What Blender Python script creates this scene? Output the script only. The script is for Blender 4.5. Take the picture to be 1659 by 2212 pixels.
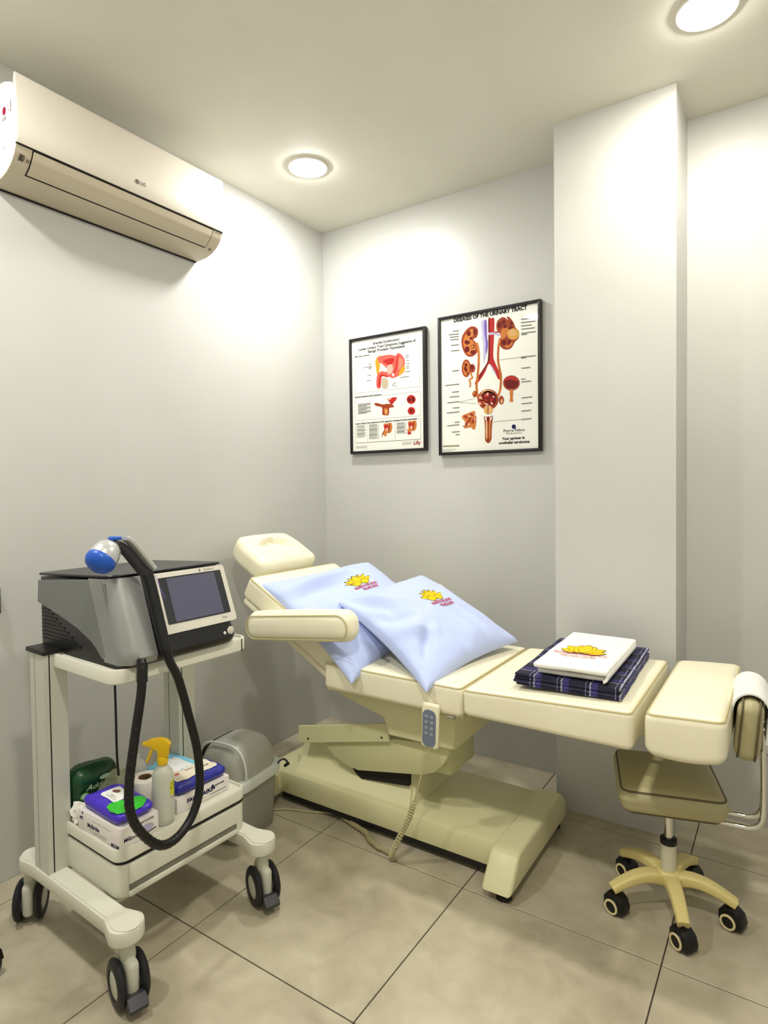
import bpy, bmesh, math, random
from mathutils import Vector, Matrix, Euler, noise
random.seed(7)
for o in list(bpy.data.objects): bpy.data.objects.remove(o, do_unlink=True)
SC = bpy.context.scene
COL = SC.collection
PI = math.pi

# ------------------------------------------------------------------ camera
def set_camera():
    cd = bpy.data.cameras.new('camera'); co = bpy.data.objects.new('camera', cd); COL.objects.link(co)
    yaw, pitch, roll = 0.5878, -0.0270, -0.0120
    fw = Vector((-math.sin(yaw)*math.cos(pitch), math.cos(yaw)*math.cos(pitch), math.sin(pitch)))
    r = Vector((math.cos(yaw), math.sin(yaw), 0)); u = r.cross(fw)
    r2 = math.cos(roll)*r + math.sin(roll)*u; u2 = -math.sin(roll)*r + math.cos(roll)*u
    m = Matrix((r2, u2, -fw)).transposed().to_4x4(); m.translation = (2.2003, -2.7083, 1.3128)
    co.matrix_world = m
    cd.sensor_fit = 'VERTICAL'; cd.sensor_height = 36.0; cd.sensor_width = 27.0
    cd.lens = 1316.43*36/2212; cd.shift_y = (1089.016-1106)/2212; cd.clip_start = 0.02
    SC.camera = co
set_camera()
# ------------------------------------------------------------------ world, exposure
wd = bpy.data.worlds.new('world'); SC.world = wd; wd.use_nodes = True
wd.node_tree.nodes['Background'].inputs[0].default_value = (0.8, 0.85, 0.9, 1)
wd.node_tree.nodes['Background'].inputs[1].default_value = 0.2
SC.view_settings.view_transform = 'Standard'; SC.view_settings.look = 'None'
SC.view_settings.exposure = 0.0; SC.view_settings.gamma = 1.0; SC.view_settings.use_curve_mapping = False
LAMP_STRENGTH = 355.0          # radiance of the downlight lenses
LAMP_COOL = (1.0, 0.985, 0.95); LAMP_WARM = (1.0, 0.95, 0.85)

# ------------------------------------------------------------------ materials
def lin(c):
    return tuple(((v/255)/12.92 if v/255 <= .04045 else ((v/255+.055)/1.055)**2.4) for v in c)
MATS = {}
def mat(name, col, rough=.5, metal=0.0, vary=None, bump=None, coat=0.0, spec=.5, trans=0.0, alpha=1.0, emit=None, sheen=0.0, ior=1.45):
    if name in MATS: return MATS[name]
    m = bpy.data.materials.new(name); m.use_nodes = True; nt = m.node_tree; b = nt.nodes['Principled BSDF']
    c = lin(col)
    b.inputs['Base Color'].default_value = (*c, 1); b.inputs['Roughness'].default_value = rough
    b.inputs['Metallic'].default_value = metal; b.inputs['Specular IOR Level'].default_value = spec
    b.inputs['Coat Weight'].default_value = coat; b.inputs['Transmission Weight'].default_value = trans
    b.inputs['Alpha'].default_value = alpha; b.inputs['IOR'].default_value = ior
    if sheen: b.inputs['Sheen Weight'].default_value = sheen
    if emit: b.inputs['Emission Color'].default_value = (*emit[0], 1); b.inputs['Emission Strength'].default_value = emit[1]
    if vary or bump:
        tc = nt.nodes.new('ShaderNodeTexCoord')
    if vary:   # (scale, second colour, detail, distortion)
        n = nt.nodes.new('ShaderNodeTexNoise'); n.inputs['Scale'].default_value = vary[0]; n.inputs['Detail'].default_value = vary[2] if len(vary) > 2 else 3
        n.inputs['Distortion'].default_value = vary[3] if len(vary) > 3 else 0
        mx = nt.nodes.new('ShaderNodeMix'); mx.data_type = 'RGBA'
        mr = nt.nodes.new('ShaderNodeMapRange'); mr.inputs[1].default_value = .3; mr.inputs[2].default_value = .7
        nt.links.new(tc.outputs['Object'], n.inputs['Vector']); nt.links.new(n.outputs['Fac'], mr.inputs[0]); nt.links.new(mr.outputs[0], mx.inputs[0])
        mx.inputs[6].default_value = (*c, 1); mx.inputs[7].default_value = (*lin(vary[1]), 1)
        nt.links.new(mx.outputs[2], b.inputs['Base Color'])
    if bump:   # (scale, strength, distance)
        n2 = nt.nodes.new('ShaderNodeTexNoise'); n2.inputs['Scale'].default_value = bump[0]; n2.inputs['Detail'].default_value = 4
        bp = nt.nodes.new('ShaderNodeBump'); bp.inputs['Strength'].default_value = bump[1]; bp.inputs['Distance'].default_value = bump[2]
        nt.links.new(tc.outputs['Object'], n2.inputs['Vector']); nt.links.new(n2.outputs['Fac'], bp.inputs['Height']); nt.links.new(bp.outputs[0], b.inputs['Normal'])
    MATS[name] = m
    return m

def wall_mat(name, c1, c2, rough=.42):
    m = mat(name, c1, rough, vary=(1.4, c2, 4, .3), bump=(5, .07, .02), spec=.5)
    nt = m.node_tree; b = nt.nodes['Principled BSDF']          # trowel marks: patchy gloss in the painted plaster
    tc = nt.nodes.new('ShaderNodeTexCoord'); n = nt.nodes.new('ShaderNodeTexNoise'); n.inputs['Scale'].default_value = 5; n.inputs['Detail'].default_value = 6; n.inputs['Distortion'].default_value = 1.5
    mr = nt.nodes.new('ShaderNodeMapRange'); mr.inputs[1].default_value = .35; mr.inputs[2].default_value = .65; mr.inputs[3].default_value = rough-.03; mr.inputs[4].default_value = rough+.04
    nt.links.new(tc.outputs['Object'], n.inputs['Vector']); nt.links.new(n.outputs['Fac'], mr.inputs[0]); nt.links.new(mr.outputs[0], b.inputs['Roughness'])
    return m

def tile_mat():
    m = bpy.data.materials.new('stone_tile'); m.use_nodes = True; nt = m.node_tree; b = nt.nodes['Principled BSDF']; MATS['stone_tile'] = m
    g = nt.nodes.new('ShaderNodeNewGeometry')
    n = nt.nodes.new('ShaderNodeTexNoise'); n.inputs['Scale'].default_value = 2.6; n.inputs['Detail'].default_value = 7; n.inputs['Distortion'].default_value = .5
    n2 = nt.nodes.new('ShaderNodeTexNoise'); n2.inputs['Scale'].default_value = 9; n2.inputs['Detail'].default_value = 6; n2.inputs['Distortion'].default_value = 1.2
    cr = nt.nodes.new('ShaderNodeValToRGB'); e = cr.color_ramp.elements
    e[0].position = .3; e[0].color = (*lin((158, 148, 124)), 1); e[1].position = .7; e[1].color = (*lin((196, 187, 160)), 1)
    k = cr.color_ramp.elements.new(.5); k.color = (*lin((178, 168, 142)), 1)
    mx = nt.nodes.new('ShaderNodeMix'); mx.data_type = 'RGBA'; mx.blend_type = 'SOFT_LIGHT'; mx.inputs[0].default_value = .45
    nt.links.new(g.outputs['Position'], n.inputs['Vector']); nt.links.new(g.outputs['Position'], n2.inputs['Vector'])
    nt.links.new(n.outputs['Fac'], cr.inputs[0]); nt.links.new(cr.outputs[0], mx.inputs[6]); nt.links.new(n2.outputs['Fac'], mx.inputs[7])
    hs = nt.nodes.new('ShaderNodeHueSaturation'); hs.inputs['Saturation'].default_value = .92
    nt.links.new(mx.outputs[2], hs.inputs['Color']); nt.links.new(hs.outputs[0], b.inputs['Base Color'])
    b.inputs['Roughness'].default_value = .34; b.inputs['Specular IOR Level'].default_value = .45
    return m

# ------------------------------------------------------------------ mesh helpers
def link(name, me, m, parent=None, smooth=True, angle=40):
    o = bpy.data.objects.new(name, me); COL.objects.link(o)
    for x in (m if isinstance(m, (list, tuple)) else [m]): me.materials.append(x)
    if smooth:
        me.shade_smooth() if hasattr(me, 'shade_smooth') else None
        try: me.set_sharp_from_angle(angle=math.radians(angle))
        except Exception: pass
    if parent: o.parent = parent
    return o
def obj(name, bm, m, parent=None, loc=None, rot=None, smooth=True, angle=40):
    bmesh.ops.recalc_face_normals(bm, faces=bm.faces[:])
    me = bpy.data.meshes.new(name); bm.to_mesh(me); bm.free()
    o = link(name, me, m, parent, smooth, angle)
    if loc is not None: o.location = loc
    if rot is not None: o.rotation_euler = rot
    return o
def thing(name, label, cat, loc=(0, 0, 0), rotz=0, group=None):
    o = bpy.data.objects.new(name, None); COL.objects.link(o); o.empty_display_size = .05
    o.location = loc; o.rotation_euler = (0, 0, rotz); o['label'] = label; o['category'] = cat
    if group: o['group'] = group
    return o
def tag(o, label, cat, group=None):
    o['label'] = label; o['category'] = cat
    if group: o['group'] = group
    return o
def struct(o, label):
    o['kind'] = 'structure'; o['label'] = label; return o
def BM(): return bmesh.new()
def xf(bm, verts, M):
    bmesh.ops.transform(bm, matrix=M, verts=verts)

def add_rbox(bm, s, r, c=(0, 0, 0), k=(1, 1, 1), crown=0.0, M=None, shape=None, seg=2):
    """rounded box: size s, edge radius r, k interior cuts per axis, optional crowned top and shape callback"""
    h = [v/2 for v in s]; r = min(r, min(h)*.999)
    ts = [0, math.tan(PI/8), 1] if seg == 2 else [0, math.tan(PI/12), math.tan(PI/6), 1] if seg == 3 else [0, 1]
    ax = []
    for a in range(3):
        inner = [-(h[a]-r) + 2*(h[a]-r)*i/k[a] for i in range(k[a]+1)]
        lo = [-(h[a]-r) - r*t for t in reversed(ts[1:])]; hi = [(h[a]-r) + r*t for t in ts[1:]]
        ax.append(lo+inner+hi)
    vd = {}
    def V(p):
        key = tuple(round(x, 6) for x in p)
        if key in vd: return vd[key]
        inn = Vector([max(-(h[a]-r), min(h[a]-r, p[a])) for a in range(3)]); d = Vector(p)-inn
        q = inn + (d.normalized()*r if d.length > 1e-9 else d)
        if crown:
            w = max(0, (1-(q.x/h[0])**2))*max(0, (1-(q.y/h[1])**2))
            q.z += crown*w*(1 if q.z > 0 else -.25)
        if shape: q = shape(q)
        if M: q = M @ q
        v = bm.verts.new(q+Vector(c)); vd[key] = v; return v
    for a in range(3):
        b_, c_ = (a+1) % 3, (a+2) % 3
        for sgn in (-1, 1):
            for i in range(len(ax[b_])-1):
                for j in range(len(ax[c_])-1):
                    P = []
                    for (ii, jj) in ((i, j), (i+1, j), (i+1, j+1), (i, j+1)):
                        p = [0, 0, 0]; p[a] = sgn*h[a]; p[b_] = ax[b_][ii]; p[c_] = ax[c_][jj]; P.append(V(p))
                    if sgn < 0: P.reverse()
                    if len(set(P)) > 2:
                        try: bm.faces.new(P)
                        except ValueError: pass
    return bm
def rbox(s, r, c=(0, 0, 0), **kw): return add_rbox(BM(), s, r, c, **kw)
def add_box(bm, lo, hi):
    x0, y0, z0 = lo; x1, y1, z1 = hi
    v = [bm.verts.new(p) for p in ((x0, y0, z0), (x1, y0, z0), (x1, y1, z0), (x0, y1, z0), (x0, y0, z1), (x1, y0, z1), (x1, y1, z1), (x0, y1, z1))]
    for f in ((0, 3, 2, 1), (4, 5, 6, 7), (0, 1, 5, 4), (1, 2, 6, 5), (2, 3, 7, 6), (3, 0, 4, 7)): bm.faces.new([v[i] for i in f])
    return v
def box(lo, hi, bevel=0):
    bm = BM(); add_box(bm, lo, hi)
    if bevel: bmesh.ops.bevel(bm, geom=bm.edges[:], offset=bevel, segments=2, profile=.5, affect='EDGES')
    return bm
def add_prism(bm, poly, a, b, axis='y', bevel=0, seg=2):
    """polygon (p,q) extruded along an axis from a to b. axis y: (x,z); x: (y,z); z: (x,y)"""
    def P(p, t):
        return {'y': (p[0], t, p[1]), 'x': (t, p[0], p[1]), 'z': (p[0], p[1], t)}[axis]
    f0 = [bm.verts.new(P(p, a)) for p in poly]; f1 = [bm.verts.new(P(p, b)) for p in poly]
    fs = [bm.faces.new(f0), bm.faces.new(f1[::-1])]
    n = len(poly)
    for i in range(n): fs.append(bm.faces.new((f0[i], f0[(i+1) % n], f1[(i+1) % n], f1[i])))
    bmesh.ops.recalc_face_normals(bm, faces=fs)
    if bevel:
        es = list({e for f in fs[:2] for e in f.edges})
        bmesh.ops.bevel(bm, geom=es, offset=bevel, segments=seg, profile=.5, affect='EDGES')
    return bm
def prism(poly, a, b, axis='y', bevel=0, seg=2): return add_prism(BM(), poly, a, b, axis, bevel, seg)
def rrect(w, h, r, n=5, cx=0, cy=0):
    pts = []
    for (sx, sy, a0) in ((1, 1, 0), (-1, 1, 90), (-1, -1, 180), (1, -1, 270)):
        for i in range(n+1):
            a = math.radians(a0+90*i/n); pts.append((cx+sx*(w/2-r)+r*math.cos(a), cy+sy*(h/2-r)+r*math.sin(a)))
    return pts
def catmull(pts, n=8, closed=False):
    P = [Vector(p) for p in pts]; out = []; N = len(P)
    for i in range(N if closed else N-1):
        p0 = P[(i-1) % N] if closed or i > 0 else P[0]*2-P[1]; p1 = P[i]; p2 = P[(i+1) % N]
        p3 = P[(i+2) % N] if closed or i+2 < N else P[-1]*2-P[-2]
        for k in range(n):
            t = k/n; out.append(.5*((2*p1)+(-p0+p2)*t+(2*p0-5*p1+4*p2-p3)*t*t+(-p0+3*p1-3*p2+p3)*t**3))
    if not closed: out.append(P[-1])
    return out
def add_tube(bm, pts, r, n=10, closed=False, caps=True):
    P = [Vector(p) for p in pts]; N = len(P); R = r if isinstance(r, (list, tuple)) else [r]*N
    rings = []; up = None
    for i in range(N):
        t = (P[(i+1) % N]-P[i-1]) if closed else (P[min(i+1, N-1)]-P[max(i-1, 0)])
        t.normalize()
        if up is None:
            up = Vector((0, 0, 1)) if abs(t.z) < .9 else Vector((1, 0, 0))
        s = t.cross(up)
        if s.length < 1e-6: s = t.cross(Vector((0, 1, .1)))
        s.normalize(); up = s.cross(t).normalized()
        rings.append([bm.verts.new(P[i]+R[i]*(math.cos(2*PI*k/n)*s+math.sin(2*PI*k/n)*up)) for k in range(n)])
    for i in range(N if closed else N-1):
        a, b = rings[i], rings[(i+1) % N]
        for k in range(n): bm.faces.new((a[k], a[(k+1) % n], b[(k+1) % n], b[k]))
    if not closed and caps: bm.faces.new(rings[0][::-1]); bm.faces.new(rings[-1])
    return bm
def tube(pts, r, n=10, **kw): return add_tube(BM(), pts, r, n, **kw)
def add_lathe(bm, prof, n=24, M=None, c=(0, 0, 0)):
    """profile of (radius, z)"""
    rings = []
    for (r, z) in prof:
        if r < 1e-6: rings.append([bm.verts.new((M @ Vector((0, 0, z)) if M else Vector((0, 0, z)))+Vector(c))])
        else:
            ring = []
            for k in range(n):
                v = Vector((r*math.cos(2*PI*k/n), r*math.sin(2*PI*k/n), z)); ring.append(bm.verts.new((M @ v if M else v)+Vector(c)))
            rings.append(ring)
    for a, b in zip(rings[:-1], rings[1:]):
        for k in range(n):
            if len(a) == 1 and len(b) == 1: continue
            if len(a) == 1: bm.faces.new((a[0], b[k], b[(k+1) % n]))
            elif len(b) == 1: bm.faces.new((a[k], a[(k+1) % n], b[0]))
            else: bm.faces.new((a[k], a[(k+1) % n], b[(k+1) % n], b[k]))
    return bm
def lathe(prof, n=24, **kw): return add_lathe(BM(), prof, n, **kw)
def add_loft(bm, rings, cap=True):
    R = [[bm.verts.new(p) for p in ring] for ring in rings]; n = len(R[0])
    for a, b in zip(R[:-1], R[1:]):
        for k in range(n): bm.faces.new((a[k], a[(k+1) % n], b[(k+1) % n], b[k]))
    if cap: bm.faces.new(R[0][::-1]); bm.faces.new(R[-1])
    return bm
def loft(rings, cap=True): return add_loft(BM(), rings, cap)
def sheet(fn, nu, nv, thick=0):
    """grid surface from fn(u,v); closed slab when thick"""
    bm = BM(); G = [[Vector(fn(i/nu, j/nv)) for j in range(nv+1)] for i in range(nu+1)]
    def nrm(i, j):
        a = G[min(i+1, nu)][j]-G[max(i-1, 0)][j]; b = G[i][min(j+1, nv)]-G[i][max(j-1, 0)]; c = a.cross(b)
        return c.normalized() if c.length > 1e-12 else Vector((0, 0, 1))
    T = [[bm.verts.new(G[i][j]) for j in range(nv+1)] for i in range(nu+1)]
    for i in range(nu):
        for j in range(nv): bm.faces.new((T[i][j], T[i+1][j], T[i+1][j+1], T[i][j+1]))
    if thick:
        B = [[bm.verts.new(G[i][j]-thick*nrm(i, j)) for j in range(nv+1)] for i in range(nu+1)]
        for i in range(nu):
            for j in range(nv): bm.faces.new((B[i][j+1], B[i+1][j+1], B[i+1][j], B[i][j]))
        for i in range(nu):
            bm.faces.new((T[i+1][0], T[i][0], B[i][0], B[i+1][0])); bm.faces.new((T[i][nv], T[i+1][nv], B[i+1][nv], B[i][nv]))
        for j in range(nv):
            bm.faces.new((T[0][j], T[0][j+1], B[0][j+1], B[0][j])); bm.faces.new((T[nu][j+1], T[nu][j], B[nu][j], B[nu][j+1]))
    return bm

# ---- flat print: lettering and drawn shapes as thin real geometry
def text_polys(s, size=1.0, bold=0.0, align='CENTER', width=None, shear=0):
    cu = bpy.data.curves.new('t', 'FONT'); cu.body = s; cu.size = size; cu.align_x = align; cu.align_y = 'CENTER'; cu.offset = bold; cu.shear = shear
    cu.resolution_u = 2
    to = bpy.data.objects.new('t', cu); COL.objects.link(to)
    dg = bpy.context.evaluated_depsgraph_get(); me = bpy.data.meshes.new_from_object(to.evaluated_get(dg))
    V = [v.co.copy() for v in me.vertices]; F = [tuple(p.vertices) for p in me.polygons]
    bpy.data.objects.remove(to, do_unlink=True); bpy.data.curves.remove(cu); bpy.data.meshes.remove(me)
    if width and V:
        x0 = min(v.x for v in V); x1 = max(v.x for v in V); k = width/(x1-x0)
        for v in V: v.x *= k
    return V, F
class Print:
    """collects flat shapes in (u,v) with a layer index; build() maps them onto a surface"""
    def __init__(self): self.items = []; self.layer = 0
    def poly(self, pts, m, smooth=0):
        P = [Vector((p[0], p[1], 0)) for p in pts]
        if smooth: P = catmull(P, smooth, True)
        self.layer += 1; self.items.append((P, None, m, self.layer))
    def ell(self, cx, cy, rx, ry, m, rot=0, n=20):
        self.poly([(cx+rx*math.cos(2*PI*i/n)*math.cos(rot)-ry*math.sin(2*PI*i/n)*math.sin(rot), cy+rx*math.cos(2*PI*i/n)*math.sin(rot)+ry*math.sin(2*PI*i/n)*math.cos(rot)) for i in range(n)], m)
    def line(self, pts, w, m, smooth=0, aspect=1.0):
        P = [Vector((p[0], p[1]*aspect, 0)) for p in pts]
        if smooth: P = catmull(P, smooth)
        L, R = [], []
        for i in range(len(P)):
            t = (P[min(i+1, len(P)-1)]-P[max(i-1, 0)]).normalized(); s = Vector((-t.y, t.x, 0))*w/2
            L.append(P[i]+s); R.append(P[i]-s)
        V = []; F = []
        for a, b in zip(L, R): V += [Vector((a.x, a.y/aspect, 0)), Vector((b.x, b.y/aspect, 0))]
        for i in range(len(P)-1): F.append((2*i, 2*i+1, 2*i+3, 2*i+2))
        self.layer += 1; self.items.append((V, F, m, self.layer))
    def text(self, s, x, y, size, m, bold=0, align='CENTER', width=None, aspect=1.0, rot=0, shear=0):
        V, F = text_polys(s, size, bold, align, width, shear)
        c, sn = math.cos(rot), math.sin(rot)
        V = [Vector((x+v.x*c-v.y*sn, y+(v.x*sn+v.y*c)*aspect, 0)) for v in V]
        self.layer += 1; self.items.append((V, F, m, self.layer))
    def build(self, name, fn, parent, step=.00004, base=.0003, fine=None):
        """fn(u,v,h) -> point raised h above the surface; fine: longest edge in (u,v) before mapping"""
        mats = []; bm = BM()
        for V, F, m, ly in self.items:
            if m not in mats: mats.append(m)
            vs = [bm.verts.new((p.x, p.y, base+step*ly)) for p in V]
            for f in (F if F is not None else [tuple(range(len(vs)))]):
                try: fc = bm.faces.new([vs[i] for i in f]); fc.material_index = mats.index(m)
                except ValueError: pass
        bmesh.ops.triangulate(bm, faces=[f for f in bm.faces if len(f.verts) > 4])
        for _ in range(5 if fine else 0):
            es = [e for e in bm.edges if e.calc_length() > fine]
            if not es: break
            bmesh.ops.subdivide_edges(bm, edges=es, cuts=1); bmesh.ops.triangulate(bm, faces=[f for f in bm.faces if len(f.verts) > 3])
        for v in bm.verts: v.co = fn(v.co.x, v.co.y, v.co.z)
        me = bpy.data.meshes.new(name); bm.to_mesh(me); bm.free()
        return link(name, me, [MATS[x] for x in mats], parent, smooth=False)
def ink(name, col, rough=.6): return mat(name, col, rough, spec=.2)
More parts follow.
